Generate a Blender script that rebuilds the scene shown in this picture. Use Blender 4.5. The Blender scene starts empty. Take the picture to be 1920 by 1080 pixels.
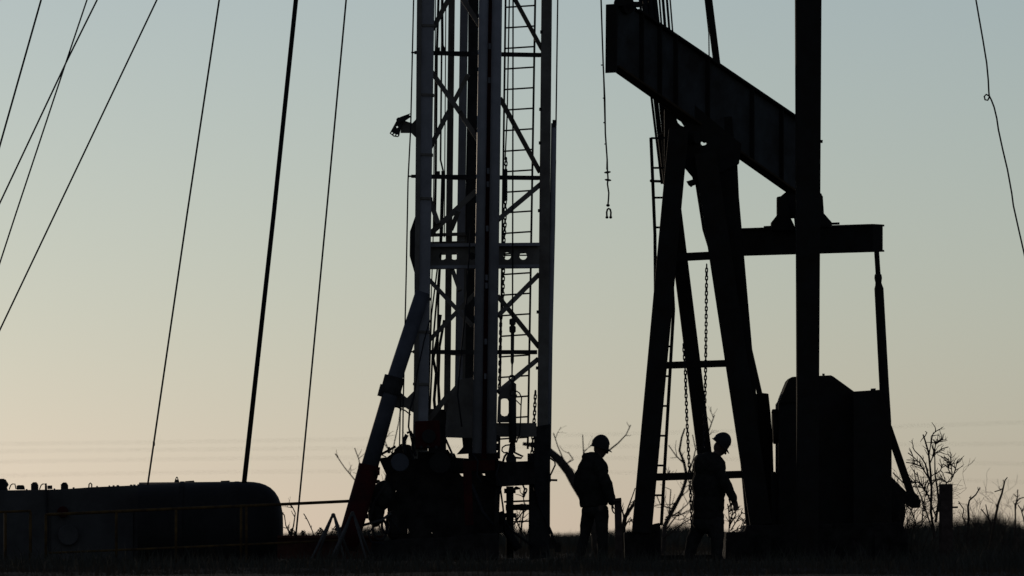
import bpy, bmesh, math, random
from mathutils import Vector, Matrix
import numpy as np

R = math.radians
sc = bpy.context.scene
COL = sc.collection

# ------------------------------------------------------------------ camera
CAMY, CAMZ, HOR, FPX = -100.0, 0.55, 985.0, 13000.0
cam_d = bpy.data.cameras.new('camera')
cam = bpy.data.objects.new('camera', cam_d)
COL.objects.link(cam)
sc.camera = cam
cam.location = (0, CAMY, CAMZ)
cam.rotation_euler = (R(90), 0, 0)
cam_d.sensor_width = 36
cam_d.lens = 36 * FPX / 1920
cam_d.shift_y = (HOR - 540) / 1920
cam_d.clip_start = 1
cam_d.clip_end = 6000
cam_d.dof.use_dof = True
cam_d.dof.focus_distance = 100.5
cam_d.dof.aperture_fstop = 2.8

# ------------------------------------------------------------------ sky, sun, exposure
SUN_EL, SUN_AZ = R(2.0), R(-22.0)
world = bpy.data.worlds.new('World')
sc.world = world
world.use_nodes = True
nt = world.node_tree
bg = nt.nodes['Background']
sky = nt.nodes.new('ShaderNodeTexSky')
sky.sky_type = 'NISHITA'
sky.sun_disc = False
sky.sun_elevation = SUN_EL
sky.sun_rotation = SUN_AZ
sky.dust_density = 0.2
sky.air_density = 1.0
sky.ozone_density = 6.0
bw = nt.nodes.new('ShaderNodeRGBToBW')          # hazy air: mute the sky's colour, then camera white balance
mute = nt.nodes.new('ShaderNodeMix')
mute.data_type = 'RGBA'
mute.inputs[0].default_value = 0.25
wb = nt.nodes.new('ShaderNodeMix')
wb.data_type = 'RGBA'
wb.blend_type = 'MULTIPLY'
wb.inputs[0].default_value = 1.0
wb.inputs[7].default_value = (1.043, 1.041, 0.945, 1)
nt.links.new(sky.outputs[0], bw.inputs[0])
nt.links.new(bw.outputs[0], mute.inputs[6])
nt.links.new(sky.outputs[0], mute.inputs[7])
nt.links.new(mute.outputs[2], wb.inputs[6])
nt.links.new(wb.outputs[2], bg.inputs[0])
bg.inputs[1].default_value = 0.15

sun_d = bpy.data.lights.new('sun', 'SUN')
sun_d.energy = 0.3
sun_d.angle = R(0.5)
sun_d.color = (1.0, 0.82, 0.62)
sun = bpy.data.objects.new('sun', sun_d)
COL.objects.link(sun)
sun.location = (-40, 60, 30)
sdir = Vector((math.sin(SUN_AZ) * math.cos(SUN_EL), math.cos(SUN_AZ) * math.cos(SUN_EL), math.sin(SUN_EL)))
sun.rotation_euler = sdir.to_track_quat('Z', 'Y').to_euler()

vs = sc.view_settings
vs.view_transform = 'Standard'
vs.look = 'None'
vs.gamma = 1.0
vs.use_curve_mapping = False
vs.exposure = 1.55

# ------------------------------------------------------------------ helpers
def P(px, py, Y=0.0):
    D = Y - CAMY
    return Vector(((px - 960) * D / FPX, Y, CAMZ - (py - HOR) * D / FPX))

def S(n, Y=0.0):
    return n * (Y - CAMY) / FPX

def mat(name, col, rough=0.7, var=0.35, scale=6.0, metal=0.0, spec=0.25, col2=None, bump=0.15):
    m = bpy.data.materials.new(name)
    m.use_nodes = True
    n = m.node_tree
    b = n.nodes['Principled BSDF']
    tc = n.nodes.new('ShaderNodeTexCoord')
    no = n.nodes.new('ShaderNodeTexNoise')
    no.inputs['Scale'].default_value = scale
    no.inputs['Detail'].default_value = 8
    no.inputs['Roughness'].default_value = 0.65
    n.links.new(tc.outputs['Object'], no.inputs['Vector'])
    rp = n.nodes.new('ShaderNodeValToRGB')
    c2 = col2 if col2 else tuple(c * (1 - var) for c in col)
    c1 = col if col2 else tuple(min(1, c * (1 + var)) for c in col)
    rp.color_ramp.elements[0].position = 0.35
    rp.color_ramp.elements[1].position = 0.68
    rp.color_ramp.elements[0].color = (*c2, 1)
    rp.color_ramp.elements[1].color = (*c1, 1)
    n.links.new(no.outputs['Fac'], rp.inputs['Fac'])
    n.links.new(rp.outputs['Color'], b.inputs['Base Color'])
    b.inputs['Roughness'].default_value = rough
    b.inputs['Metallic'].default_value = metal
    b.inputs['Specular IOR Level'].default_value = spec
    if bump:
        bp = n.nodes.new('ShaderNodeBump')
        bp.inputs['Strength'].default_value = bump
        bp.inputs['Distance'].default_value = 0.01
        no2 = n.nodes.new('ShaderNodeTexNoise')
        no2.inputs['Scale'].default_value = scale * 6
        no2.inputs['Detail'].default_value = 4
        n.links.new(tc.outputs['Object'], no2.inputs['Vector'])
        n.links.new(no2.outputs['Fac'], bp.inputs['Height'])
        n.links.new(bp.outputs['Normal'], b.inputs['Normal'])
    return m

M_PUMP = mat('pump_steel', (0.025, 0.024, 0.021), 0.9, 0.4, 3, spec=0.03, col2=(0.019, 0.015, 0.011))
M_WEB = mat('beam_web_paint', (0.055, 0.058, 0.056), 0.85, 0.3, 2, spec=0.04, col2=(0.03, 0.028, 0.024))
M_PUMPB = mat('pump_flange_rust', (0.042, 0.029, 0.017), 0.9, 0.4, 4, spec=0.03)
M_MAST = mat('mast_paint', (0.21, 0.205, 0.205), 0.55, 0.25, 2.5, spec=0.2, col2=(0.145, 0.14, 0.138))
M_MASTD = mat('mast_brace_paint', (0.145, 0.132, 0.108), 0.65, 0.3, 3, spec=0.12, col2=(0.085, 0.073, 0.058))
M_RED = mat('red_paint', (0.055, 0.009, 0.008), 0.8, 0.3, 4, spec=0.04, col2=(0.022, 0.008, 0.007))
M_BLUE = mat('ram_blue_grey', (0.06, 0.062, 0.068), 0.6, 0.25, 3, spec=0.15)
M_DARK = mat('dark_steel', (0.03, 0.029, 0.027), 0.85, 0.4, 5, spec=0.04)
M_BASE = mat('greasy_machine', (0.024, 0.021, 0.018), 0.9, 0.5, 5, spec=0.02)
M_CABLE = mat('wire_rope', (0.02, 0.02, 0.021), 0.8, 0.3, 20, spec=0.05, bump=0)
M_YEL = mat('yellow_rail', (0.11, 0.065, 0.02), 0.8, 0.4, 5, spec=0.05, col2=(0.035, 0.022, 0.012))
M_TANK = mat('tank_paint', (0.019, 0.018, 0.016), 0.75, 0.3, 1.5, spec=0.08)
M_UNIT = mat('housing_paint', (0.078, 0.074, 0.066), 0.8, 0.3, 1.5, spec=0.06, col2=(0.045, 0.042, 0.037))
M_GREYP = mat('stand_paint', (0.065, 0.062, 0.056), 0.8, 0.3, 4, spec=0.04)
M_WHITE = mat('white_panel', (0.75, 0.75, 0.73), 0.25, 0.08, 3, spec=0.6, bump=0)
M_RUST = mat('rusty_beam', (0.07, 0.028, 0.018), 0.85, 0.4, 5, spec=0.08)
M_WOOD = mat('weathered_wood', (0.05, 0.035, 0.028), 0.9, 0.4, 8, spec=0.05)
M_BARK = mat('bark', (0.05, 0.04, 0.032), 0.95, 0.4, 12, spec=0.03)
M_TWIG = mat('twig', (0.045, 0.034, 0.026), 0.95, 0.3, 12, spec=0.03, bump=0)
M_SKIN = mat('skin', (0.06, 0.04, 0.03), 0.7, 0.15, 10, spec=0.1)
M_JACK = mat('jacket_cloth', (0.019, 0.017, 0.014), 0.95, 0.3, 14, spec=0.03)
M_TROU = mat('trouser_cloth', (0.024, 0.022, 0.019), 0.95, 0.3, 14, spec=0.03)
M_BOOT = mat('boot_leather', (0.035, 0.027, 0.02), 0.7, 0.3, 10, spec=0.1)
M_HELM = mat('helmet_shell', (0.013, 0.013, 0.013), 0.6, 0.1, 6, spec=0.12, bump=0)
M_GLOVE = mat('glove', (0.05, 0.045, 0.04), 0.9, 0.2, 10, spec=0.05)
M_GRASS = mat('dry_grass', (0.085, 0.06, 0.036), 0.95, 0.4, 0.8, spec=0.03, col2=(0.04, 0.03, 0.02), bump=0)
M_BRUSH = mat('brush_leaf', (0.05, 0.047, 0.035), 0.95, 0.4, 0.6, spec=0.03, bump=0)

def root_loc(o):
    v = Vector((0, 0, 0))
    while o is not None:
        v += Vector(o.location)
        o = o.parent
    return v

class MB:
    def __init__(s):
        s.v = []
        s.f = []
    def add(s, vs, fs):
        k = len(s.v)
        s.v += [Vector(x) for x in vs]
        s.f += [tuple(i + k for i in f) for f in fs]
        return s
    def hexa(s, a, b):                       # two quads (lists of 4) joined
        s.add(a + b, [(3, 2, 1, 0), (4, 5, 6, 7), (0, 1, 5, 4), (1, 2, 6, 5), (2, 3, 7, 6), (3, 0, 4, 7)])
        return s
    def box(s, p, q, w, h, side=None):       # square bar from p to q: w along side, h the other way
        p, q = Vector(p), Vector(q)
        d = (q - p).normalized()
        if side is None:
            side = d.cross(Vector((0, 1, 0)))
            if side.length < 1e-4:
                side = Vector((1, 0, 0))
        side = (Vector(side) - d * d.dot(Vector(side))).normalized()
        up = d.cross(side).normalized()
        a, b = side * w / 2, up * h / 2
        A = [p - a - b, p + a - b, p + a + b, p - a + b]
        B = [x + (q - p) for x in A]
        return s.hexa(A, B)
    def cube(s, c, sx, sy, sz):
        c = Vector(c)
        return s.box(c - Vector((0, 0, sz / 2)), c + Vector((0, 0, sz / 2)), sx, sy, side=(1, 0, 0))
    def tube(s, pts, r, n=8, closed=False, caps=True):
        pts = [Vector(p) for p in pts]
        rs = r if isinstance(r, (list, tuple)) else [r] * len(pts)
        m = len(pts)
        k = len(s.v)
        ref = None
        for i, p in enumerate(pts):
            if closed:
                t = pts[(i + 1) % m] - pts[i - 1]
            else:
                t = pts[min(i + 1, m - 1)] - pts[max(i - 1, 0)]
            t.normalize()
            if ref is None:
                ref = t.cross(Vector((0, 1, 0)))
                if ref.length < 0.1:
                    ref = t.cross(Vector((1, 0, 0)))
            ref = (ref - t * ref.dot(t))
            if ref.length < 1e-5:
                ref = t.orthogonal()
            ref.normalize()
            b = t.cross(ref)
            for j in range(n):
                a = 2 * math.pi * j / n
                s.v.append(p + (ref * math.cos(a) + b * math.sin(a)) * rs[i])
        for i in range(m if closed else m - 1):
            i2 = (i + 1) % m
            for j in range(n):
                j2 = (j + 1) % n
                s.f.append((k + i * n + j, k + i * n + j2, k + i2 * n + j2, k + i2 * n + j))
        if caps and not closed:
            s.f.append(tuple(k + j for j in range(n))[::-1])
            s.f.append(tuple(k + (m - 1) * n + j for j in range(n)))
        return s
    def ell(s, c, rx, ry, rz, rot=0.0, n=14, m=9, axis='Y'):
        c = Vector(c)
        M = Matrix.Rotation(rot, 3, axis)
        k = len(s.v)
        for i in range(1, m):
            th = math.pi * i / m
            for j in range(n):
                ph = 2 * math.pi * j / n
                s.v.append(c + M @ Vector((rx * math.sin(th) * math.cos(ph), ry * math.sin(th) * math.sin(ph), rz * math.cos(th))))
        s.v.append(c + M @ Vector((0, 0, rz)))
        s.v.append(c + M @ Vector((0, 0, -rz)))
        t, b = len(s.v) - 2, len(s.v) - 1
        for i in range(m - 2):
            for j in range(n):
                j2 = (j + 1) % n
                s.f.append((k + i * n + j, k + (i + 1) * n + j, k + (i + 1) * n + j2, k + i * n + j2))
        for j in range(n):
            j2 = (j + 1) % n
            s.f.append((t, k + j, k + j2))
            s.f.append((b, k + (m - 2) * n + j2, k + (m - 2) * n + j))
        return s
    def caps(s, p, q, r1, r2, n=10):         # tapered capsule
        p, q = Vector(p), Vector(q)
        d = (q - p)
        L = max(d.length, 1e-6)
        d = d / L
        pts, rs = [], []
        for a in (80, 55, 28):
            pts.append(p - d * r1 * math.sin(R(a)))
            rs.append(r1 * math.cos(R(a)))
        pts += [p, q]
        rs += [r1, r2]
        for a in (28, 55, 80):
            pts.append(q + d * r2 * math.sin(R(a)))
            rs.append(r2 * math.cos(R(a)))
        return s.tube(pts, rs, n)
    def prism(s, poly, Y, thick):            # outline in the facade plane at depth Y, solid backwards by thick
        A = [P(x, y, Y) for x, y in poly]
        n = len(A)
        B = [a + Vector((0, thick, 0)) for a in A]
        k = len(s.v)
        s.v += A + B
        s.f.append(tuple(range(k, k + n)))
        s.f.append(tuple(range(k + 2 * n - 1, k + n - 1, -1)))
        for i in range(n):
            j = (i + 1) % n
            s.f.append((k + j, k + i, k + n + i, k + n + j))
        return s
    def bar(s, x1, y1, x2, y2, w, Y, Y2=None, dep=None):   # bar given by its two ends, w = width in the facade plane
        Y2 = Y if Y2 is None else Y2
        p, q = P(x1, y1, Y), P(x2, y2, Y2)
        W = S(w, Y)
        d = (q - p).normalized()
        side = Vector((0, 1, 0)).cross(d)
        return s.box(p, q, W, dep if dep else W, side=side)
    def cyl(s, p, q, r, n=16):
        return s.tube([p, q], r, n)
    def build(s, name, material, parent=None, smooth=False, bevel=0.0, kind=None, label=None):
        off = root_loc(parent)
        me = bpy.data.meshes.new(name)
        me.from_pydata([tuple(v - off) for v in s.v], [], s.f)
        bm = bmesh.new()
        bm.from_mesh(me)
        bmesh.ops.recalc_face_normals(bm, faces=bm.faces)
        if bevel:
            ed = [e for e in bm.edges if len(e.link_faces) == 2 and e.calc_face_angle(0) > R(40)]
            bmesh.ops.bevel(bm, geom=ed, offset=bevel, segments=2, affect='EDGES', profile=0.5, clamp_overlap=True)
        bm.to_mesh(me)
        bm.free()
        if smooth:
            me.polygons.foreach_set('use_smooth', [True] * len(me.polygons))
        me.materials.append(material)
        o = bpy.data.objects.new(name, me)
        COL.objects.link(o)
        if parent:
            o.parent = parent
        if kind:
            o['kind'] = kind
        if label:
            o['label'] = label
        return o

def thing(name, label, cat, loc, group=None):
    o = bpy.data.objects.new(name, None)
    COL.objects.link(o)
    o.location = loc
    o.empty_display_size = 0.2
    o['label'] = label
    o['category'] = cat
    if group:
        o['group'] = group
    return o

def tag(o, label, cat, group=None):
    o['label'] = label
    o['category'] = cat
    if group:
        o['group'] = group
    return o

def gpt(px, Y):
    v = P(px, HOR, Y)
    v.z = 0
    return v

def plate(name, outer, holes, Y, thick, material, parent):
    """flat steel plate with real holes: outline and holes in the facade plane at depth Y"""
    off = root_loc(parent)
    cu = bpy.data.curves.new(name, 'CURVE')
    cu.dimensions = '2D'
    cu.fill_mode = 'BOTH'
    cu.extrude = thick / 2
    for loop in [outer] + holes:
        sp = cu.splines.new('POLY')
        sp.points.add(len(loop) - 1)
        for i, (x, y) in enumerate(loop):
            q = P(x, y, Y)
            sp.points[i].co = (q.x, q.z, 0, 1)
        sp.use_cyclic_u = True
    tmp = bpy.data.objects.new('tmp', cu)
    COL.objects.link(tmp)
    me = bpy.data.meshes.new_from_object(tmp.evaluated_get(bpy.context.evaluated_depsgraph_get()))
    bpy.data.objects.remove(tmp)
    n = len(me.vertices)
    a = np.empty(n * 3)
    me.vertices.foreach_get('co', a)
    a = a.reshape(n, 3)
    b = np.stack([a[:, 0] - off.x, Y + thick / 2 - a[:, 2] - off.y, a[:, 1] - off.z], 1)
    me.vertices.foreach_set('co', b.ravel())
    me.name = name
    me.materials.clear()
    me.materials.append(material)
    o = bpy.data.objects.new(name, me)
    COL.objects.link(o)
    o.parent = parent
    return o

def circ(cx, cy, r, n=20, ry=None):
    return [(cx + r * math.cos(2 * math.pi * i / n), cy + (ry or r) * math.sin(2 * math.pi * i / n)) for i in range(n)]

def blob(mb, name, material, parent, voxel, it=4, wrinkle=0.0):
    """fuse overlapping solids into one continuous skin"""
    off = root_loc(parent)
    me = bpy.data.meshes.new('tmp')
    me.from_pydata([tuple(v - off) for v in mb.v], [], mb.f)
    bm = bmesh.new()
    bm.from_mesh(me)
    bmesh.ops.recalc_face_normals(bm, faces=bm.faces)
    bm.to_mesh(me)
    bm.free()
    t = bpy.data.objects.new('tmp', me)
    COL.objects.link(t)
    m = t.modifiers.new('r', 'REMESH')
    m.mode = 'VOXEL'
    m.voxel_size = voxel
    sm = t.modifiers.new('s', 'SMOOTH')
    sm.factor = 0.5
    sm.iterations = it
    if wrinkle:
        tx = bpy.data.textures.new('folds', 'CLOUDS')
        tx.noise_scale = 0.09
        dm = t.modifiers.new('d', 'DISPLACE')
        dm.texture = tx
        dm.strength = wrinkle
        dm.mid_level = 0.5
    me2 = bpy.data.meshes.new_from_object(t.evaluated_get(bpy.context.evaluated_depsgraph_get()))
    bpy.data.objects.remove(t)
    me2.name = name
    me2.polygons.foreach_set('use_smooth', [True] * len(me2.polygons))
    me2.materials.clear()
    me2.materials.append(material)
    o = bpy.data.objects.new(name, me2)
    COL.objects.link(o)
    o.parent = parent
    return o

def polyY(pts, Y):
    return [P(x, y, Y) for x, y in pts]

def chain_mesh(pts, Y, pitch=7.0, w=5.4, t=1.15):
    """oval links strung along a line of facade points"""
    mb = MB()
    W = [P(x, y, Y) for x, y in pts]
    L = [0]
    for a, b in zip(W, W[1:]):
        L.append(L[-1] + (b - a).length)
    pt = S(pitch, Y)
    n = int(L[-1] / pt)
    rng = random.Random(int(pts[0][0]))
    for k in range(n):
        s = (k + 0.5) * pt
        i = max(j for j in range(len(L) - 1) if L[j] <= s)
        f = (s - L[i]) / (L[i + 1] - L[i])
        c = W[i].lerp(W[i + 1], f)
        d = (W[i + 1] - W[i]).normalized()
        ang = (0.25 if k % 2 else math.pi / 2 - 0.35) + rng.uniform(-0.25, 0.25)
        side = Vector((math.cos(ang), math.sin(ang), 0))
        side = (side - d * d.dot(side)).normalized()
        h, r = S(pitch * 0.36, Y), S(w / 2 - t / 2, Y)
        ring = []
        for a in range(12):
            th = 2 * math.pi * a / 12
            ring.append(c + side * r * math.cos(th) + d * (r * math.sin(th) + (h if math.sin(th) > 0 else -h)))
        mb.tube(ring, S(t, Y), 5, closed=True)
    return mb

# ------------------------------------------------------------------ ground
def gheight(x, y):
    d = y + 100
    a = 0.035 * math.sin(x * 0.9 + 1.3) * math.sin(y * 0.55) + 0.025 * math.sin(x * 2.3 + y * 1.7)
    if d < 40:
        a *= d / 40
    far = max(0, (y - 15)) * 0.0012
    return a - 0.03 - far

xs = [-2500, -1200, -600, -300, -150, -80, -45, -28] + [x * 0.4 for x in range(-50, 51)] + [28, 45, 80, 150, 300, 600, 1200, 2500]
ys = [-140, -110, -100, -80, -60, -45, -35] + [y * 0.5 for y in range(-56, 41)] + [24, 30, 40, 55, 75, 100, 150, 250, 450, 900, 1800, 3500]
mb = MB()
for y in ys:
    for x in xs:
        mb.v.append(Vector((x, y, gheight(x, y))))
nx = len(xs)
for j in range(len(ys) - 1):
    for i in range(nx - 1):
        mb.f.append((j * nx + i, j * nx + i + 1, (j + 1) * nx + i + 1, (j + 1) * nx + i))
M_SOIL = mat('soil', (0.035, 0.028, 0.02), 0.97, 0.4, 1.2, spec=0.02, col2=(0.017, 0.014, 0.011), bump=0.6)
g = mb.build('ground', M_SOIL, smooth=True)
g['kind'] = 'structure'

# grass and brush (nobody could count these)
def blades(name, n, area, hfun, wid, material, seed, lean=0.35, seg=2):
    rng = np.random.default_rng(seed)
    V, F = [], []
    for i in range(n):
        x, y = area(rng)
        h = hfun(x, y, rng)
        if h <= 0.02:
            continue
        z = gheight(x, y) - 0.01
        a = rng.uniform(0, 2 * math.pi)
        wv = Vector((math.cos(a), math.sin(a), 0)) * wid * rng.uniform(0.6, 1.3)
        b = rng.uniform(0, 2 * math.pi)
        ln = Vector((math.cos(b), math.sin(b), 0)) * h * lean * rng.uniform(0.1, 1.2)
        p0 = Vector((x, y, z))
        p1 = p0 + Vector((0, 0, h * 0.55)) + ln * 0.3
        p2 = p0 + Vector((0, 0, h)) + ln
        k = len(V)
        V += [p0 - wv, p0 + wv, p1 + wv * 0.7, p1 - wv * 0.7, p2]
        F += [(k, k + 1, k + 2, k + 3), (k + 3, k + 2, k + 4)]
    me = bpy.data.meshes.new(name)
    me.from_pydata([tuple(v) for v in V], [], F)
    me.materials.append(material)
    o = bpy.data.objects.new(name, me)
    COL.objects.link(o)
    o['kind'] = 'stuff'
    return o

def clump(x, y):
    return 0.5 + 0.5 * math.sin(x * 1.7 + 0.6 * math.sin(y * 1.1)) * math.sin(y * 0.8 + x * 0.35)

def near_area(rng):
    return rng.uniform(-11, 11), (rng.uniform(-26, 14) if rng.random() < .65 else rng.uniform(8, 75))
def near_h(x, y, rng):
    return (0.05 + 0.13 * clump(x, y) ** 2 + (.12 if y > 14 else 0)) * rng.uniform(0.5, 1.3)
blades('dry_grass', 42000, near_area, near_h, 0.006, M_GRASS, 3)

def far_area(rng):
    y = 70 + 330 * rng.uniform(0, 1) ** 1.5
    return rng.uniform(-0.1, 0.1) * (y + 100), y
def far_h(x, y, rng):
    D = y + 100
    u = x / D * FPX + 960
    top = 992 + 6 * math.sin(u * 0.013 + 1) - 9 * max(0, math.sin(u * 0.021)) ** 2   # skyline the brush reaches
    if u > 1640:
        top -= 22 * min(1, (u - 1640) / 150) + 5 * math.sin(u * 0.045)
    h = (HOR - top) * D / FPX + CAMZ - gheight(x, y)
    return h * rng.uniform(0.3, 1.0) * (1.18 if rng.random() < .12 else 1)
blades('far_brush', 42000, far_area, far_h, 0.03, M_BRUSH, 5, lean=0.35)

def right_area(rng):
    return (rng.uniform(5.6, 9.5), rng.uniform(-14, 25)) if rng.random() < .5 else (rng.uniform(-9, 7), rng.uniform(-18, -3.5))
def right_h(x, y, rng):
    return (0.10 + 0.26 * clump(x * 1.3, y) ** 1.5) * rng.uniform(0.4, 1.2)
blades('weed_patch', 24000, right_area, right_h, 0.006, M_BRUSH, 8, lean=0.6)

# ------------------------------------------------------------------ workover rig
rig = thing('workover_rig', 'tall grey lattice mast rig with ladder, red ram foot and dark machinery at base', 'oil rig', gpt(905, 0.2))
TOP = -330                                   # mast goes on above the frame
YL, YC, YR, YB = -0.55, -0.85, 0.25, 0.95

def lerpx(x0, x1, y, y1=780.0):
    return x0 + (x1 - x0) * y / y1

# front legs: square tubes
MB().bar(lerpx(800.5, 789, TOP), TOP, lerpx(800.5, 789, 848), 848, 28, YL, dep=0.22).build('leg', M_MAST, rig, bevel=0.012)
MB().bar(lerpx(1025, 1017.5, TOP), TOP, lerpx(1025, 1017.5, 1040), 1040, 20, YR, dep=0.2).build('leg', M_MASTD, rig, bevel=0.012)
MB().bar(789, -330, 779, 860, 9, YL - 0.14, dep=0.03).build('leg_angle', M_MASTD, rig, bevel=0.004)
# right leg foot, wider below the working floor
MB().prism([(1002, 800), (1032, 795), (1031, 1045), (993, 1050), (994, 905), (1000, 880)], YR - 0.22, 0.3).build('leg_foot', M_DARK, rig, bevel=0.01)
# standpipe along the right leg
MB().tube([P(1038.5, 231, YR - .05), P(1036, 420, YR - .05), P(1031, 640, YR - .05), P(1028, 850, YR - .05)], S(5.2), 12).build('standpipe', M_MAST, rig, smooth=True)
MB().bar(1036, 232, 1042, 232, 14, YR - .05, dep=0.1).build('pipe_clamp', M_DARK, rig, bevel=.004)
MB().bar(1041, 300, 1039, 390, 4, YR - .05, dep=.04).build('pipe_strap', M_DARK, rig, bevel=.004)
# telescoping centre tubes with the red rail between
for xa, xb, w in ((907, 895.5, 18), (932, 922, 19)):
    MB().tube([P(lerpx(xa, xb, TOP), TOP, YC), P(lerpx(xa, xb, 850), 850, YC)], S(w / 2), 16).build('telescoping_tube', M_MAST, rig, smooth=True)
MB().bar(lerpx(919.5, 909, TOP), TOP, lerpx(919.5, 909, 860), 860, 10, YC + .08, dep=0.06).build('red_rail', M_RED, rig)
for yy in (86, 150, 320, 345, 428, 520, 535, 640, 705):
    MB().bar(lerpx(919.5, 909, yy), yy - 5, lerpx(919.5, 909, yy), yy + 6, 5, YC + .045, dep=0.03).build('rail_clip', M_MAST, rig, bevel=.003)
MB().bar(lerpx(889, 880, TOP), TOP, lerpx(889, 880, 850), 850, 17, YB - .5, dep=0.12).build('inner_leg', M_DARK, rig)
# rear legs
for xa, xb, w, m in ((847, 838, 12, M_MASTD), (870.5, 859.5, 15, M_MAST), (886, 872, 13, M_MASTD)):
    MB().bar(lerpx(xa, xb, TOP), TOP, lerpx(xa, xb, 815), 815, w, YB, dep=0.14).build('rear_leg', m, rig, bevel=.008)
# girts
for y, a, b in ((99, 786, 771), (331, 783, 765), (660, 780, 768), (-135, 786, 772)):
    MB().bar(a, y, lerpx(1015, 1004, y), y + 5 - y * .007, 8, YL + .02, YR, dep=.06).build('girt', M_DARK, rig)
    MB().bar(a + 20, y, b + 6, y - .5, 6, YL, dep=.05).bar(b + 7, y - .5, b, y - .5, 3, YL, dep=.03).build('girt_stub', M_DARK, rig)
    MB().bar(lerpx(842, 833, y), y + 2, lerpx(893, 880, y), y + 4, 7, YB - .05, dep=.06).build('rear_girt', M_MASTD, rig)
# diagonal braces, left bay (between left leg and the centre tubes)
for a in ((811, 55, 843, -5, 9), (806, 130, 862, 210, 9), (862, 210, 905, 275, 9), (866, -4, 900, 48, 9), (806, 278, 838, 215, 9), (838, 215, 878, 140, 8),
          (806, 439, 893, 358, 10), (806, 375, 822, 420, 9), (846, 430, 860, 395, 9),
          (805, 525, 887, 612, 8), (803, 640, 893, 548, 8), (848, 505, 862, 545, 8), (802, 790, 845, 735, 10)):
    MB().bar(*a, YL + .12, YC + .25, dep=.05).build('brace', M_MASTD, rig)
# diagonal braces, right bay
for a in ((964, -4, 1016, 92, 8), (938, 185, 1012, 322, 9), (934, 412, 1013, 346, 9), (934, 592, 1010, 515, 9), (934, 556, 1010, 650, 9), (934, 735, 1008, 674, 9)):
    MB().bar(*a, YC + .35, YR, dep=.05).build('brace', M_MASTD, rig)
for a in ((1016, -20, 938, -140, 8), (812, -20, 893, -130, 8)):
    MB().bar(*a, YL + .2, dep=.05).build('brace', M_MASTD, rig)
# heavy cross beam with round holes
plate('cross_beam', [(802, 457), (1012, 455), (1011, 503), (800, 505)],
      [circ(830, 480, 7), circ(852, 480, 7), circ(885, 480, 7), circ(951, 480, 7), circ(981, 480, 7)], YC + .45, .05, M_MASTD, rig)
MB().bar(803, 460, 1012, 458, 6, YC + .38, dep=.09).build('beam_flange', M_MAST, rig)
MB().bar(801, 501, 1011, 499, 6, YC + .38, dep=.09).build('beam_flange', M_MAST, rig)
MB().bar(805, 441, 893, 438, 6, YB - .15, dep=.1).bar(805, 466, 893, 464, 25, YB - .05, dep=.05).build('rear_beam', M_MASTD, rig)
for x in (946, 952, 976, 984):
    pass
MB().bar(940, 479, 1000, 478.5, 2.6, YC + .6, dep=.02).build('tie_rod', M_DARK, rig)
# flared side plate
MB().prism([(786, 403), (779, 404), (768.5, 434), (768, 480), (777, 511), (777, 542), (786, 542)], YL - .02, .05).build('side_plate', M_DARK, rig, bevel=.004)
# sheave bracket sticking out left
MB().prism([(784, 219), (773, 231), (758, 226), (752, 232), (751, 249), (771, 249), (784, 262)], YL - .04, .08).build('bracket_arm', M_MASTD, rig, bevel=.004)
plate('bracket_plate', [(745, 224), (752, 222), (757, 231), (752, 240), (748.5, 255), (746, 257), (738, 256), (730.5, 250), (742, 229)],
      [circ(744.7, 238, 1.7, 10), circ(735, 249.5, 1.6, 10), circ(739.6, 252.4, 1.8, 10), circ(744.7, 253.5, 1.6, 10)], YL - .1, .03, M_DARK, rig)
plate('bracket_link', [(746, 222), (751, 219), (769, 212.5), (771, 215), (770.5, 219), (758, 228), (748, 229)], [circ(768.6, 215.6, 1.3, 8)], YL - .13, .02, M_DARK, rig)
MB().cyl(P(748, 225, YL - .16), P(748, 225, YL - .02), S(5), 14).build('bracket_pin', M_DARK, rig, smooth=False)

# ladder with separate rungs
lad = MB().tube([P(lerpx(948, 937, y), y, YR + .25) for y in (TOP, 200, 480, 860)], S(1.9), 8).tube([P(lerpx(1003.5, 990.5, y), y, YR - .05) for y in (TOP, 200, 480, 842)], S(2.0), 8).build('ladder', M_DARK, rig, smooth=True)
y = 15 - 38.7 * 8
while y < 850:
    MB().tube([P(lerpx(948, 937, y), y, YR + .25), P(lerpx(1003.5, 990.5, y), y - 3.6, YR - .05)], S(1.55), 6).build('rung', M_DARK, lad)
    y += 38.55
# cables fixed along the mast
def cab(pts, w, Y, name='cable', m=M_CABLE, par=rig):
    return MB().tube([P(x, yy, Y) for x, yy in pts], S(w * .57, Y), 6).build(name, m, par, smooth=True)
cab([(777, TOP), (775.5, 0), (770, 240), (765, 340), (762, 500), (756, 760), (755, 838)], 2.4, YL - .2)
cab([(752, 700), (749, 838)], 2.2, YL - .18)
cab([(1050, TOP), (1045.7, 0), (1042.5, 235)], 2.4, YR + .05)
cab([(825, TOP), (822, 0), (819, 100), (817, 330), (815, 440)], 4.0, YL + .5)
cab([(832, TOP), (829, 20), (829.5, 85), (834, 95)], 4.5, YL + .45)
cab([(833, TOP), (830, 20), (828, 100), (826, 300), (832, 325), (829, 440)], 3.0, YL + .55)
cab([(829, 330), (824, 500), (812, 640), (806, 770)], 3.2, YL + .5)
cab([(829, 420), (822, 560), (820, 680), (823, 770)], 3.6, YL + .55)
cab([(823, 480), (809, 590), (803, 770)], 2.6, YL + .45)
cab([(882, 430), (875, 560), (862, 690), (858, 740), (866, 800)], 2.4, YL - .15, 'hose')
cab([(806, 600), (795, 640), (782, 700), (776, 745)], 2.2, YL - .2, 'hose')
cab([(955, TOP), (955, 0), (951, 215), (947, 300)], 2.3, YC + .6)
cab([(826, 590), (819, 640), (812, 672), (818, 700), (814, 750), (819, 800)], 5, YL + .4, 'hose')
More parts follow.
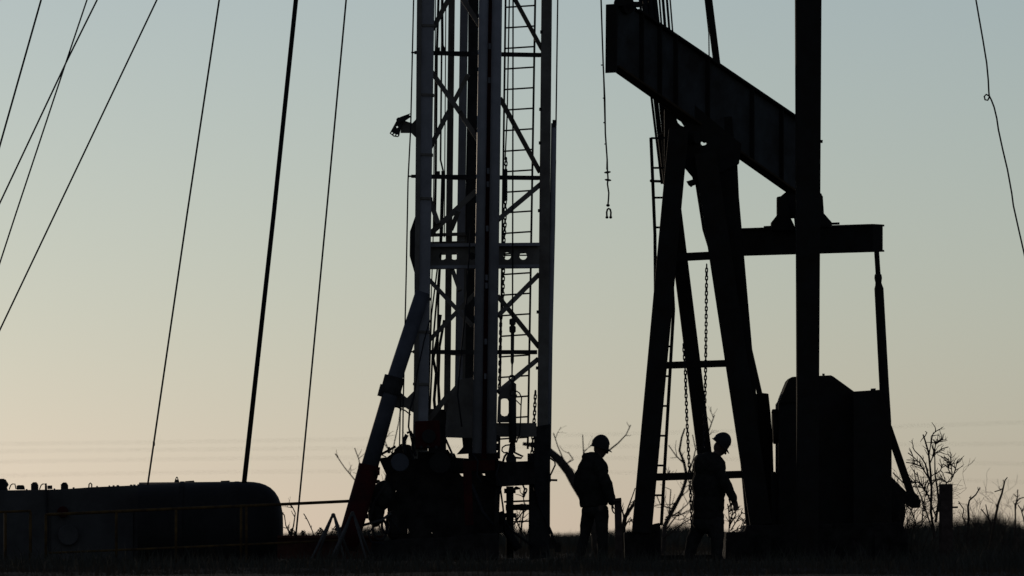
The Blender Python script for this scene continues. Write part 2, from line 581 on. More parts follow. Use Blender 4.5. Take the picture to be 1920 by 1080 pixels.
cab([(833, 600), (824, 650), (822, 720), (827, 800)], 4.5, YL + .42, 'hose')
cab([(776, 745), (768, 770), (766, 800), (773, 830)], 3, YL - .22, 'hose')
for yy in (96, 328):
    MB().cube(P(822, yy - 3, YL + .5), S(6), .06, S(8)).cube(P(831, yy - 3, YL + .5), S(7), .06, S(9)).build('cable_clamp', M_DARK, rig, bevel=.003)

# raising ram with red sleeve
ram = MB().tube([P(793, 548, YL - .15), P(741.5, 705, YL - .2), P(690, 885, YL - .25)], [S(14), S(14.5), S(16)], 20).build('raising_ram', M_BLUE, rig, smooth=True)
MB().tube([P(692, 878, YL - .25), P(660, 990, YL - .28), P(650, 1030, YL - .3)], S(20), 20).build('ram_sleeve', M_RED, rig, smooth=True)
MB().tube([P(693, 872, YL - .25), P(691, 881, YL - .25)], S(20.5), 20).tube([P(706, 886, YL - .38), P(712, 886, YL - .38)], S(5), 8).build('sleeve_collar', M_RED, rig)
MB().tube([P(740, 706, YL - .2), P(731.5, 738, YL - .2)], S(19), 20).tube([P(722, 722, YL - .2), P(716, 744, YL - .2)], S(9), 12).build('ram_collar', M_DARK, rig, bevel=.004)
MB().prism([(730, 728), (748, 733), (763, 746), (776, 733), (784, 738), (784, 778), (772, 772), (760, 764), (728, 764)], YL - .12, .12).build('ram_bracket', M_MASTD, rig, bevel=.006)
cab([(742, 762), (760, 770), (770, 778)], 2.2, YL - .15, 'hose')

# lower plates of the mast
plate('gusset_plate', [(934, 745), (938, 735), (962, 716), (968, 720), (968, 792), (932, 792)], [[(938, 752), (941, 748), (946, 747), (951, 748), (953.5, 752), (953.5, 774), (951, 779), (946, 780.5), (941, 779), (938, 774)]], YC + .3, .04, M_MASTD, rig)
MB().prism([(930, 793), (1006, 793), (1006, 819), (928, 819)], YC + .36, .1).build('lower_beam', M_MASTD, rig, bevel=.006)
MB().prism([(843, 735), (862, 712), (893, 706), (893, 822), (835, 820), (835, 800)], YC + .4, .06).build('rear_panel', M_MASTD, rig, bevel=.006)
MB().prism([(803, 766), (836, 768), (836, 850), (803, 850)], YL + .3, .5).build('lower_box', M_DARK, rig, bevel=.01)
MB().bar(834, 820, 850, 856, 4, YL + .3, dep=.04).build('brace', M_MASTD, rig)
MB().prism([(866, 818), (892, 818), (892, 850), (856, 852), (868, 838)], YL + .4, .1).build('rear_panel', M_DARK, rig)
# red gauge box
gb = MB().prism([(778, 790), (824, 788), (826, 838), (779, 842)], YL - .3, .22).build('gauge_box', M_RED, rig, bevel=.01)
MB().cyl(P(804, 818, YL - .345), P(804, 818, YL - .3), S(13), 20).build('gauge', M_TANK, gb, bevel=.006)
for x in (790, 803, 818):
    MB().cyl(P(x, 838, YL - .33), P(x, 838, YL - .3), S(3), 10).build('knob', M_DARK, gb)

# machinery on the rig base: engine hood, winch drum, brake housings, working floor
plate('engine_housing', [(710, 859), (726, 857), (739, 847), (739, 843), (752, 832), (768, 834), (778, 845), (800, 845), (852, 850), (855, 858), (884, 860), (890, 900), (890, 1012), (730, 1012), (730, 985), (724, 935), (729, 908), (724, 890)],
      [[(739, 921), (743, 916.5), (743, 921), (740, 923)], [(744, 965), (748, 959), (747, 976), (744, 974)], [(762, 988), (768, 998), (764, 1003), (762, 1001)], [(806, 998), (811, 997), (810, 1002), (806, 1001)], [(861, 887), (868, 887), (868.5, 893), (866, 893)]], YL + .4, 1.1, M_BASE, rig)
MB().bar(708, 855.5, 742, 837, 4.5, YL + .1, dep=.05).build('hood_bar', M_BASE, rig)
MB().bar(714, 852, 724, 857, 2, YL + .1, dep=.03).build('hood_stay', M_BASE, rig)
MB().cyl(P(750, 867, YL - .16), P(750, 867, YL - .04), S(17), 24).build('pulley_cover', M_BLUE, rig, bevel=.012)
MB().cyl(P(825, 868, YL - .2), P(825, 868, YL - .05), S(20), 26).build('pulley_cover', M_TANK, rig, bevel=.012)
MB().tube([P(763, 815, YL - .2), P(758, 825, YL - .2), P(757, 838, YL - .2), P(761, 850, YL - .2)], S(3.6), 8).tube([P(763, 812, YL - .2), P(770, 809, YL - .2), P(775, 820, YL - .2), P(773, 838, YL - .2), P(780, 855, YL - .2)], S(2.4), 8).build('hose', M_CABLE, rig, smooth=True)
MB().tube([P(767, 838, YL - .2), P(776, 862, YL - .2)], S(1.3), 6).build('hose', M_CABLE, rig)
MB().ell(P(716, 930, YL), S(22), .28, S(30), .35).ell(P(706, 955, YL), S(16), .2, S(34), .1).build('fan_shroud', M_BASE, rig, smooth=True)
MB().ell(P(737, 985, YL + .1), S(15), .2, S(28)).prism([(726, 960), (750, 958), (752, 1000), (728, 1003)], YL, .3).build('pump_body', M_BASE, rig, smooth=False)
for c in ((712, 992, 13, 20), (724, 985, 8, 15)):
    mbb = MB()
    mbb.tube([P(c[0] + c[2] * math.cos(a * math.pi / 10), c[1] + c[3] * math.sin(a * math.pi / 10), YL - .1) for a in range(20)], S(2.4), 6, closed=True)
    mbb.build('hose_loop', M_CABLE, rig, smooth=True)
MB().bar(693, 975, 702, 940, 5, YL - .3, dep=.05).bar(702, 940, 724, 905, 4, YL - .3, dep=.04).build('linkage', M_BASE, rig)
MB().tube([P(680, 985, YL - .2), P(716, 975, YL - .2), P(733, 962, YL - .2)], S(2.5), 6).build('hose', M_GREYP, rig, smooth=True)
MB().prism([(758, 1010), (850, 1007), (892, 1000), (935, 1000), (935, 1050), (688, 1052), (698, 1016)], YL - .25, 1.5).build('chassis', M_BASE, rig, bevel=.02)
plate('winch_frame', [(878, 847), (920, 846), (934, 852), (936, 1010), (880, 1010)], [[(882.5, 973), (885, 973), (885, 986), (882.5, 986)], [(904, 887), (909, 887), (909.5, 892), (906, 891)], [(884, 887.5), (885.5, 887.5), (885.5, 891), (884, 891)]], YC + .65, 1.0, M_BASE, rig)
# working floor box and railing under the ladder bay
fl = MB().prism([(930, 862), (948, 866), (1001, 864), (1003, 908), (930, 912)], YC + .2, 1.2).build('working_floor', M_BASE, rig, bevel=.01)
MB().bar(868, 874, 928, 872, 20, YC + .12, dep=.08).build('red_beam', M_RED, rig, bevel=.006)
MB().bar(876, 880, 880, 985, 16, YC + .05, dep=.15).build('red_beam', M_RED, rig, bevel=.006)
MB().bar(934, 905, 930, 1000, 9, YC + .3, dep=.08).build('floor_post', M_BASE, rig)
MB().bar(993, 905, 992, 1030, 2.5, YR - .1, dep=.03).build('floor_post', M_DARK, rig)
MB().prism([(989, 850), (1002, 850), (1002, 870), (989, 870)], YR - .15, .15).build('junction_box', M_DARK, rig, bevel=.006)
MB().tube(polyY([(1030, 858), (1040, 865), (1041, 872), (1030, 895)], YR - .2), S(1.5), 6).build('hook_bar', M_DARK, rig, smooth=True)
MB().bar(1030, 900, 1045, 900.5, 4, YR - .2, dep=.03).build('pin', M_DARK, rig)
MB().prism([(1028, 885), (1033, 893), (1033, 903), (1028, 908)], YR - .26, .1).build('pin_boss', M_DARK, rig)
for yy, w in ((940, 3.5), (978, 3)):
    MB().bar(945, yy + 1, 994, yy - 1, w, YR, dep=.03).build('floor_rail', M_DARK, rig)
cab([(884, 908), (905, 960), (925, 985)], 6, YC, 'hose')
cab([(936, 960), (944, 985), (958, 1008), (972, 1030)], 14, YC + .9, 'hose', M_CABLE)
cab([(944, 975), (960, 995), (985, 1014), (1000, 1024)], 4, YC + .8, 'hose')
cab([(930, 905), (934, 940), (926, 1000)], 3.5, YC + .6, 'hose')
cab([(937, 908), (943, 950), (948, 1000)], 3, YC + .7, 'hose')

# small fittings that break up the outline of the machinery
MB().tube(polyY([(784, 848), (786, 838), (792, 834), (800, 836)], YL + .2), S(3), 8).build('pipe_elbow', M_BASE, rig, smooth=True)
MB().cyl(P(729, 850, YL + .1), P(729, 838, YL + .1), S(2.5), 10).build('filler_neck', M_BASE, rig)
MB().prism([(826, 851), (830, 843), (840, 843), (845, 851)], YL + .5, .2).build('valve_bonnet', M_BASE, rig)
for x, y, w, h in ((699, 918, 7, 10), (692, 945, 6, 14), (708, 903, 9, 7), (688, 968, 8, 9), (727, 900, 8, 10), (938, 992, 9, 16), (1035, 1018, 10, 22), (1046, 1026, 12, 18), (1020, 1030, 14, 14)):
    MB().prism([(x - w / 2, y + h / 2), (x - w / 2, y - h / 4), (x - w / 4, y - h / 2), (x + w / 3, y - h / 2), (x + w / 2, y - h / 8), (x + w / 2, y + h / 2)], YL + .15, .18).build('fitting', M_BASE, rig, bevel=.008)
cab([(690, 960), (700, 950), (712, 968), (735, 975), (752, 1000)], 3, YL - .15, 'hose')
cab([(700, 990), (690, 1000), (696, 1016), (720, 1020)], 3, YL - .35, 'hose')
cab([(886, 850), (896, 865), (894, 890), (902, 905)], 3, YC - .05, 'hose')
cab([(936, 870), (930, 890), (940, 912), (934, 930)], 3, YC + .1, 'hose')
cab([(1000, 905), (1012, 950), (1034, 1000), (1048, 1035)], 5, YR - .3, 'hose')
for yy in (48, 178, 290, 372, 560, 622, 720):
    MB().bar(lerpx(786, 775, yy) - 1.5, yy, lerpx(815, 803, yy) + 1.5, yy + 1, 5, YL - .01, dep=.24).build('leg_collar', M_MASTD, rig, bevel=.004)
for yy in (60, 205, 268, 395, 470, 585, 690):
    MB().cube(P(lerpx(1016, 1006, yy), yy, YR - .08), S(5), .05, S(6)).build('cleat', M_DARK, rig, bevel=.003)
for yy in (30, 130, 245, 375, 560, 700):
    MB().cube(P(lerpx(896, 885, yy), yy, YC + .05), S(4), .05, S(7)).build('cleat', M_DARK, rig, bevel=.003)
cab([(836, TOP), (836, 0), (834, 300), (833, 445)], 1.8, YL + .6)
cab([(817, TOP), (816, 100), (812, 450), (806, 640), (804, 768)], 1.8, YL + .35)
cab([(881, TOP), (878, 200), (874, 440)], 2, YB - .3)

# wellhead pipework seen under the working floor
wh = thing('wellhead', 'short dark wellhead pipe with valve and side outlet under the rig floor', 'wellhead', gpt(956, .9))
MB().tube([P(956, 912, .9), P(956, 972, .9), P(956, 1046, .9)], [S(7)] * 3, 16).build('casing_pipe', M_BASE, wh, smooth=True)
MB().cyl(P(956, 916, .9), P(956, 925, .9), S(11), 14).cyl(P(956, 962, .9), P(956, 971, .9), S(12), 14).build('flange', M_BASE, wh)
MB().tube([P(948, 952, .9), P(975, 951, .9), P(1000, 951, .9)], S(5.5), 12).ell(P(978, 951, .9), S(9), S(9), S(6.5)).build('side_outlet', M_BASE, wh, smooth=True)
MB().tube([P(962, 918, .9), P(968, 915, .9), P(975, 916, .9)], [S(2), S(3.5), S(1.5)], 8).build('valve_handle', M_BASE, wh)

# hoist line with its tools
hl = thing('hoist_line', 'vertical hoist cable with swivel and tool string hanging before the mast ladder', 'cable', P(961, TOP, YC + .2))
YH = YC + .2
cab([(962, TOP), (962, 0), (961.5, 300), (961, 600)], 2.6, YH, 'cable', M_CABLE, hl)
MB().tube(polyY([(961, 597), (961, 599), (961, 608), (961, 610), (961, 613), (961, 622), (961, 625)], YH), [S(3), S(6), S(6), S(3.5), S(6.2), S(6), S(3)], 12).build('swivel', M_DARK, hl, smooth=False)
MB().tube(polyY([(961, 622), (960.5, 678), (960.3, 684), (960, 705)], YH), [S(3.4), S(3.2), S(1.6), S(1.4)], 10).build('sinker_rod', M_DARK, hl, smooth=True)
ring = [P(960 + 5.2 * math.cos(a * math.pi / 8), 709 + 5.2 * math.sin(a * math.pi / 8), YH) for a in range(16)]
MB().tube(ring, S(1.5), 6, closed=True).build('ring', M_DARK, hl, smooth=True)
MB().tube(polyY([(961, 713), (962, 724), (961.5, 733)], YH), [S(3.4), S(2.2), S(3)], 8).build('link', M_DARK, hl, smooth=True)
MB().tube(polyY([(957, 732), (957, 742), (966, 742), (966, 732)], YH), S(1.8), 6, closed=True).cube(P(965, 742, YH), S(9), .06, S(5)).build('clevis', M_DARK, hl)
MB().tube(polyY([(961, 746), (961, 752), (961, 830)], YH), [S(5), S(7), S(7)], 12).build('tool_barrel', M_DARK, hl, smooth=True)
MB().tube(polyY([(968, 733), (974, 737), (978, 746), (977, 758), (976, 790), (974, 815), (968, 830)], YH - .02), S(1.2), 6).tube(polyY([(967, 750), (973, 756), (977, 760)], YH - .02), S(1.0), 6).build('control_hose', M_CABLE, hl, smooth=True)
# gripping tool at the floor
tong = thing('pipe_tong', 'dark pipe tong with curved handle resting on the rig floor below the tool string', 'tool', P(962, 866, YC + .3))
YT = YC + .25
MB().prism([(956, 830), (966, 829), (967, 846), (962, 850), (968, 858), (968, 866), (950, 868), (948, 860), (953, 848)], YT, .15).build('tong_body', M_DARK, tong, bevel=.01)
MB().tube(polyY([(956, 834), (948, 835), (942, 839), (941, 845), (945, 849), (952, 848)], YT + .05), S(1.3), 6).build('handle', M_DARK, tong, smooth=True)
MB().tube(polyY([(964, 848), (972, 852), (981, 856), (977, 859), (966, 858)], YT + .05), S(1.8), 6).build('jaw', M_DARK, tong)
MB().tube(polyY([(952, 848), (946, 856), (943, 866)], YT + .05), S(2), 6).build('prong', M_DARK, tong)
# chains on the rig
tag(chain_mesh([(949, 296), (948, 330), (947, 420), (945, 450), (943, 560), (939, 600), (937, 700), (936, 735)], YC + .55, 7.2, 5.4, 1.25).build('mast_chain', M_CABLE), 'long dark chain hanging beside the left rail of the mast ladder', 'chain')
tag(MB().tube(polyY([(947, 318), (947, 376)], YC + .55), S(4.5), 8).build('chain_binder', M_CABLE), 'dark gathered cloth-wrapped binder on the chain by the mast ladder', 'chain binder')
tag(chain_mesh([(1004, 733), (1002, 780), (999, 822), (996, 872)], YR - .25, 7.5, 5.6, 1.3).build('short_chain', M_CABLE), 'short chain hanging against the inner side of the right mast leg', 'chain')
tag(chain_mesh([(933, 818), (932, 850), (930, 870)], YC + .3, 8, 6.5, 1.5).build('short_chain', M_CABLE), 'short chain beside the foot of the centre tubes of the mast', 'chain')
tag(chain_mesh([(981, 911), (985, 920), (982, 931)], YC + .3, 7, 6, 1.5).build('short_chain', M_CABLE), 'stub of chain dangling under the rig floor next to the wellhead', 'chain')

# ------------------------------------------------------------------ pumpjack
pj = thing('pumpjack', 'black pumpjack with slanting beam on splayed post, crossbar, long rod and gearbox', 'pumpjack', gpt(1400, 3.5))
YA = 2.6
SL = 1.266
DV = Vector((0.62, 0.785, 0)).normalized()
UV = Vector((0.785, -0.62, 0)).normalized()
def PB(px, py, Yc=3.0, pxc=1320.0):           # point in the vertical plane of the walking beam
    k = (px - 960) / FPX
    Xc = (pxc - 960) / FPX * (Yc + 100)
    X = k * (Yc + 100 - SL * Xc) / (1 - SL * k)
    Y = Yc + SL * (X - Xc)
    return P(px, py, Y)
def pprism(pts, half):                       # solid slab around the beam plane
    A = [PB(x, y) - UV * half for x, y in pts]
    B = [PB(x, y) + UV * half for x, y in pts]
    n = len(A)
    m = MB()
    m.v = A + B
    m.f = [tuple(range(n))[::-1], tuple(range(n, 2 * n))]
    for i in range(n):
        j = (i + 1) % n
        m.f.append((i, j, n + j, n + i))
    return m
HW = 0.10
def btop(x): return 0.679 * (x - 1235) + 47
def bbot(x): return 0.7025 * (x - 1154) + 129
XT = 1522
wb_ = pprism([(1147, 12), (1190, 12), (1196, btop(1196)), (XT, btop(XT)), (XT, bbot(XT)), (1158, bbot(1158)), (1147, 132)], 0.012).build('walking_beam', M_WEB, pj)
def flange(fn, x0, x1, nm, m, s):
    p, q = PB(x0, fn(x0)), PB(x1, fn(x1))
    MB().box(p + Vector((0, 0, s)), q + Vector((0, 0, s)), 2 * HW, .035, side=UV).build(nm, m, wb_, bevel=.004)
flange(btop, 1190, XT, 'top_flange', M_PUMP, -.02)
flange(bbot, 1152, XT, 'bottom_flange', M_PUMPB, .02)
p, q = PB(1147, 8), PB(1146, 136.5)
MB().box(p, q, 2 * HW, .03, side=UV).build('end_plate', M_PUMP, wb_, bevel=.004)
p, q = PB(1147, 9.5), PB(1200, 9.5)
MB().box(p, q, 2 * HW - .01, .03, side=UV).build('end_cap', M_PUMP, wb_, bevel=.004)
for x in (1198, 1232, 1262, 1322, 1405, 1460):
    p, q = PB(x, btop(x) + 5), PB(x, bbot(x) - 5)
    MB().box(p, q, 2 * HW - .02, .018, side=UV).build('stiffener', M_PUMP, wb_)
p = PB(1170, 10)
MB().cyl(p - UV * .09, p + UV * .09, S(17, 1.5), 20).build('head_pin', M_PUMP, pj)
MB().prism([(1187, 3), (1199, 3), (1199, 12), (1187, 12)], 1.2, .2).build('pin_bracket', M_PUMP, pj)
# cable bundle running past the beam to the post
for xa, xb, yb, w in ((1199.5, 1241, 345, 4.5), (1209, 1247, 345, 9), (1220, 1256, 345, 10), (1228, 1266, 345, 9)):
    MB().tube([P(xa + (xb - xa) * -.5, -175, 3.9), P(xa, 0, 3.9), P(xb, yb, 3.9)], S(w / 2, 3.9), 8).build('bridle_cable', M_CABLE, pj, smooth=True)
for xa, xb, w in ((1203.5, 1238, 5), (1214, 1248, 5), (1224, 1258, 5)):
    MB().tube([P(xa - (xb - xa) * .5, -175, 3.95), P(xa, 0, 3.95), P(xb, 190, 3.95)], S(w / 2, 3.95), 6).build('bridle_cable', M_CABLE, pj, smooth=True)
for xa, w in ((1236.5, 3.6), (1243, 5.5), (1250.5, 4.6), (1256.5, 3)):
    MB().tube([P(xa - 14, -175, 3.9), P(xa, 0, 3.9), P(xa + 12, 150, 3.9)], S(w / 2, 3.9), 6).build('bridle_cable', M_CABLE, pj, smooth=True)
# stay bar rising behind the beam
MB().bar(1304, -200, 1368, 310, 13, 4.6, dep=.1).build('stay_bar', M_PUMP, pj, bevel=.005)
cab([(1320, -60), (1322, 0), (1329, 62), (1330, 130)], 2, 4.5, 'cable', M_CABLE, pj)
# splayed post
def leg(x1, y1, x2, y2, w, Y1, Y2, nm='post_leg'):
    return MB().bar(x1, y1, x2, y2, w, Y1, Y2, dep=.26).build(nm, M_PUMP, pj, bevel=.008)
def groundy(Y): return HOR + CAMZ * FPX / (Y - CAMY)
leg(1272.3, 244, 1203, 1000, 37, YA, YA - .3)
leg(1246, 250, 1340, 1005, 27, YA + .9, YA + 1.4)
leg(1321.5, 288, 1427, 985, 41, YA, YA - .3)
leg(1352, 220, 1424, 1045, 40, YA + .9, YA + 1.3)
MB().prism([(1296, 290), (1382, 290), (1388, 420), (1394, 520), (1352, 540), (1318, 430)], YA + .3, .3).build('post_gusset', M_PUMP, pj, bevel=.006)
plate('saddle_plate', [(1246, 205), (1300, 195), (1390, 270), (1386, 306), (1302, 346), (1299, 330), (1284, 312), (1246, 330)],
      [[(1267.5, 219), (1278, 226), (1285.5, 237.5), (1281, 237), (1276, 235), (1271, 230)], [(1314.5, 264), (1318, 263.5), (1321, 266), (1325, 265), (1326, 269), (1322, 272), (1317, 273), (1314, 270)]], YA + .2, .35, M_PUMP, pj)
MB().cyl(P(1296, 342, YA - .1), P(1296, 342, YA + .1), S(4.5), 8).prism([(1287, 340), (1300, 336), (1302, 346), (1296, 351), (1291, 347)], YA, .05).build('grease_fitting', M_PUMP, pj)
MB().cyl(PB(1297, 258) - UV * .1, PB(1297, 258) + UV * .1, .09, 18).build('saddle_bearing', M_PUMP, pj)
for x1, y1, x2, y2, w in ((1270, 482.5, 1340, 479, 15), (1235, 685.5, 1372, 681, 13), (1215, 895, 1405, 889, 14)):
    MB().bar(x1, y1, x2, y2, w, YA + .2, YA - .1, dep=.1).build('girt', M_PUMP, pj, bevel=.005)
# ladder on the post
YLd = YA + .7
pl = MB().tube(polyY([(1220.5, 258), (1228, 440), (1229, 560), (1205, 985)], YLd), S(3.2), 8).tube(polyY([(1243, 258), (1256, 440), (1263, 580), (1240, 985)], YLd), S(3.2), 8).build('post_ladder', M_PUMP, pj, smooth=True)
y = 259
while y < 980:
    a = np.interp(y, [258, 440, 560, 985], [1220.5, 1228, 1229, 1205])
    b = np.interp(y, [258, 440, 580, 985], [1243, 1256, 1263, 1240])
    MB().tube([P(a, y, YLd), P(b, y, YLd)], S(2), 6).build('rung', M_PUMP, pl)
    y += 55.8
MB().tube(polyY([(1220, 339.5), (1240, 340)], YLd), S(2.6), 6).ell(P(1222, 339, YLd), S(4), S(4), S(3.4)).build('rung', M_PUMP, pl)
# equalizer crossbar, its bearing
p, q = P(1372, 454.5, 5.6), P(1646.5, 446, 3.9)
eq = MB().box(p, q, .25, S(51, 4.8), side=DV).build('equalizer', M_PUMP, pj, bevel=.006)
MB().box(p + Vector((0, 0, .19)), q + Vector((0, 0, .19)), .32, .028, side=DV).build('flange', M_PUMP, eq)
MB().box(p - Vector((0, 0, .19)), q - Vector((0, 0, .19)), .32, .028, side=DV).build('flange', M_PUMP, eq)
eb = MB().prism([(1457, 369), (1473, 366), (1480, 395), (1483, 409), (1490, 424), (1490, 432), (1446, 432), (1446, 417), (1457, 403)], 4.6, .25).build('tail_bearing', M_PUMP, pj, bevel=.01)
MB().prism([(1528, 362), (1537, 361), (1543, 368), (1545, 400), (1560, 417), (1560, 428), (1492, 430), (1490, 409), (1500, 380)], 4.4, .25).build('tail_bearing', M_PUMP, pj, bevel=.01)
MB().prism([(1459, 372), (1473, 360), (1541, 362), (1543, 408), (1459, 409)], 4.75, .2).build('bearing_cap', M_PUMP, pj, bevel=.02)
MB().bar(1432, 426, 1452, 425, 4, 4.9, dep=.06).bar(1556, 419.5, 1574, 419, 4, 4.5, dep=.06).build('bearing_bolt', M_PUMP, pj)
# pitman rods
YP = 3.9
MB().tube(polyY([(1643.5, 468), (1646.5, 516)], YP), S(5), 14).build('pitman', M_PUMP, pj, smooth=True)
MB().tube(polyY([(1646, 513), (1646.3, 516), (1646.7, 522), (1647, 530), (1647.5, 535), (1648, 541)], YP), [S(5), S(7), S(7.5), S(6), S(7), S(9)], 14).build('pitman_coupling', M_PUMP, pj, smooth=False)
MB().tube(polyY([(1648, 540), (1657.5, 720), (1661, 790), (1661, 905), (1660, 1000)], YP), [S(9), S(9.5), S(10.5), S(11), S(11)], 16).build('pitman', M_PUMP, pj, smooth=True)
MB().bar(1364, 475, 1427, 750, 10, 5.6, 5.3, dep=.08).build('pitman', M_PUMP, pj)
# crank box, gearbox, guard
MB().prism([(1416, 739), (1424, 736), (1441, 738), (1445, 775), (1449, 832), (1450.5, 882), (1452, 1040), (1405, 1040)], 4.3, .35).build('crank_guard', M_PUMP, pj, bevel=.012)
gx = MB().prism([(1459.5, 1045), (1459.5, 756), (1463, 751), (1466, 742), (1478, 713), (1484, 706.5), (1558, 703.5), (1563, 706), (1603, 735), (1606, 1045)], 3.4, 1.2).build('gear_reducer', M_PUMP, pj, bevel=.02)
MB().bar(1461, 754, 1495, 752, 3, 3.38, dep=.03).build('seam_flange', M_PUMP, gx)
MB().tube([P(1544, 704, 3.7), P(1544, 700.5, 3.7)], S(2.4), 10).build('breather', M_PUMP, gx)
MB().cyl(P(1448, 800, 3.7), P(1475, 799, 3.7), S(34), 22).build('brake_drum', M_PUMP, pj, bevel=.02)
MB().tube(polyY([(1448, 775), (1452, 770), (1457, 771)], 3.5), S(3), 8).build('brake_lever', M_PUMP, pj)
MB().prism([(1448, 885), (1453, 884), (1455, 888), (1461, 883), (1461, 1040), (1448, 1040)], 3.5, .5).build('motor_mount', M_PUMP, pj)
mg = MB().prism([(1600, 734), (1652, 730.5), (1672, 800), (1672, 1045), (1600, 1045)], 3.0, 1.0).build('belt_guard', M_PUMP, pj, bevel=.012)
MB().prism([(1633, 733), (1633, 728.5), (1642, 728), (1642, 733)], 3.2, .08).build('latch', M_PUMP, mg)
MB().bar(1665, 800, 1713, 940, 14, 3.7, dep=.08).build('stay_arm', M_PUMP, pj, bevel=.005)
MB().bar(1670, 895, 1708, 933, 3.4, 3.5, dep=.03).bar(1674, 886, 1715, 926, 2, 3.6, dep=.02).build('tie_rod', M_PUMP, pj)
MB().prism([(1666, 893), (1700, 925), (1714, 922), (1722, 930), (1727, 940), (1725, 952), (1712, 953), (1697, 944), (1698, 952), (1697, 972), (1694, 985), (1666, 990)], 3.4, .3).build('counterweight_bracket', M_PUMP, pj, bevel=.01)
# skid base
MB().prism([(1170, 998), (1188, 997), (1228, 982), (1238, 980), (1240, 1052), (1172, 1052)], 2.2, 0.4).build('post_foot', M_BASE, pj, bevel=.02)
MB().prism([(1362, 998), (1396, 997), (1400, 985), (1690, 980), (1702, 1000), (1704, 1052), (1360, 1052)], 2.0, 2.2).build('skid_base', M_BASE, pj, bevel=.02)
MB().bar(1200, 1046, 1400, 1044, 9, 4.0, dep=.12).build('skid_runner', M_BASE, pj)
for x in (1420, 1520, 1640):
    MB().prism([(x, 1002), (x + 26, 1002), (x + 26, 1050), (x, 1050)], 1.9, .09).build('skid_rib', M_BASE, pj)

# chains on the pumpjack post
tag(chain_mesh([(1325, 496), (1324, 600), (1323, 690), (1321, 800), (1320, 845)], YA - .25, 7.2, 5.2, 1.25).build('hanging_chain', M_CABLE), 'chain hanging from the upper crossbar of the pumpjack post, right of the thin leg', 'chain', None)
tag(chain_mesh([(1281.5, 645), (1285, 700), (1288, 790), (1292, 870), (1295, 930), (1297, 985)], YA - .4, 7.2, 5.2, 1.25).build('hanging_chain', M_CABLE), 'long chain hanging left of the thin leg, down behind the bent worker', 'chain', None)

# thick column in front of the pumpjack
co = thing('steel_column', 'thick straight dark column rising in front of the pumpjack beam and gearbox', 'column', gpt(1514, 1.2))
p, q = P(1515.6, -220, 1.2), P(1514, 1048, 1.2)
A = [p + Vector((sx * S(25.5), sy * S(25.5), 0)) for sx, sy in ((-1, -1), (1, -1), (1, 1), (-1, 1))]
B = [q + Vector((sx * S(19.5), sy * S(19.5), 0)) for sx, sy in ((-1, -1), (1, -1), (1, 1), (-1, 1))]
MB().hexa(A, B).build('shaft', M_PUMP, co, bevel=.012)
MB().cyl(P(1534, 264.5, 1.2), P(1542.5, 265.5, 1.2), S(3), 8).build('bolt', M_PUMP, co)

# ------------------------------------------------------------------ guy wires and ropes
def wire(name, pts, w, Y0, Y1, label, cat, group=None, m=M_CABLE):
    n = len(pts)
    ys_ = [Y0 + (Y1 - Y0) * i / (n - 1) for i in range(n)]
    return tag(MB().tube([P(x, yy, Y) for (x, yy), Y in zip(pts, ys_)], S(w * .6, (Y0 + Y1) / 2), 6).build(name, m, smooth=True), label, cat, group)
GW = 'guy wires of the mast'
def ext(x0, y0, x1, y1, n=5, ya=-260, yb=None):
    yb = y1 if yb is None else yb
    return [(x0 + (x1 - x0) * (ya + (yb - ya) * i / n - y0) / (y1 - y0), ya + (yb - ya) * i / n) for i in range(n + 1)]
wire('guy_wire', ext(77, 0, 0, 272, yb=1040), 3.0, 1, -1, 'guy wire crossing the top left corner, leftmost of all the wires', 'guy wire', GW)
wire('guy_wire', ext(163, 0, 122, 122, yb=122)[:-1] + [(122, 122), (30, 400), (0, 492), (-180, 1040)], 2.4, 2, 0, 'steeper of the two thin guy wires that cross at the upper left', 'guy wire', GW)
wire('guy_wire', ext(182, 0, 125, 115, yb=115)[:-1] + [(125, 115), (0, 380), (-310, 1040)], 2.6, 3, 1, 'flatter of the two thin guy wires that cross at the upper left', 'guy wire', GW)
wire('guy_wire', ext(294, 0, 0, 618, yb=1040), 2.6, 1, -1, 'long slanting guy wire right of the crossing pair, reaching the left edge lowest', 'guy wire', GW)
gw = thing('guy_wire', 'thin guy wire ending at the left end of the tank, small clip low on it', 'guy wire', gpt(277, 1.5), GW)
MB().tube([P(x, yy, 1.5) for x, yy in ((449, -260), (411, 0), (351, 400), (277, 909))], S(1.75), 6).build('wire', M_CABLE, gw, smooth=True)
MB().cube(P(288.5, 832, 1.5), S(4), S(4), S(8)).build('clip', M_CABLE, gw)
gw = thing('double_guy_line', 'thick double line slanting down to the middle of the dark tank', 'guy wire', gpt(456, 1.5), GW)
for dx in (-1.9, 2.1):
    MB().tube([P(x + dx * k, yy, 1.5) for x, yy, k in ((581, -260, 1.05), (554.7, 0, 1), (513.3, 400, .95), (457.5, 906, 1.15))], S(2.4), 8).build('wire', M_CABLE, gw, smooth=True)
wire('guy_wire', [(673, -260), (649, 0), (612, 400), (571, 835), (554, 1012)], 2.8, 0.5, 0.3, 'guy wire coming to the ground between the tank end and the red ram foot', 'guy wire', GW)

# loose curled wire at the right
pts = [(1812, -120), (1830, 0), (1836, 35), (1843, 75), (1850, 118), (1853, 150), (1854, 172)]
lw = thing('loose_wire', 'loose kinked wire with a small curl hanging at the far right of the sky', 'wire', P(1850, -120, 0))
loop = [(1854, 172), (1855, 182), (1852, 188), (1847, 187), (1845.5, 181), (1849, 177), (1855, 180), (1859, 188), (1864, 201), (1869, 222), (1872, 243), (1880, 280), (1889, 318), (1893, 340), (1897, 362), (1900, 385), (1910, 430), (1920, 474), (1932, 530), (1945, 600)]
MB().tube(polyY(pts + loop, 0), S(1.55), 6).build('wire', M_CABLE, lw, smooth=True)

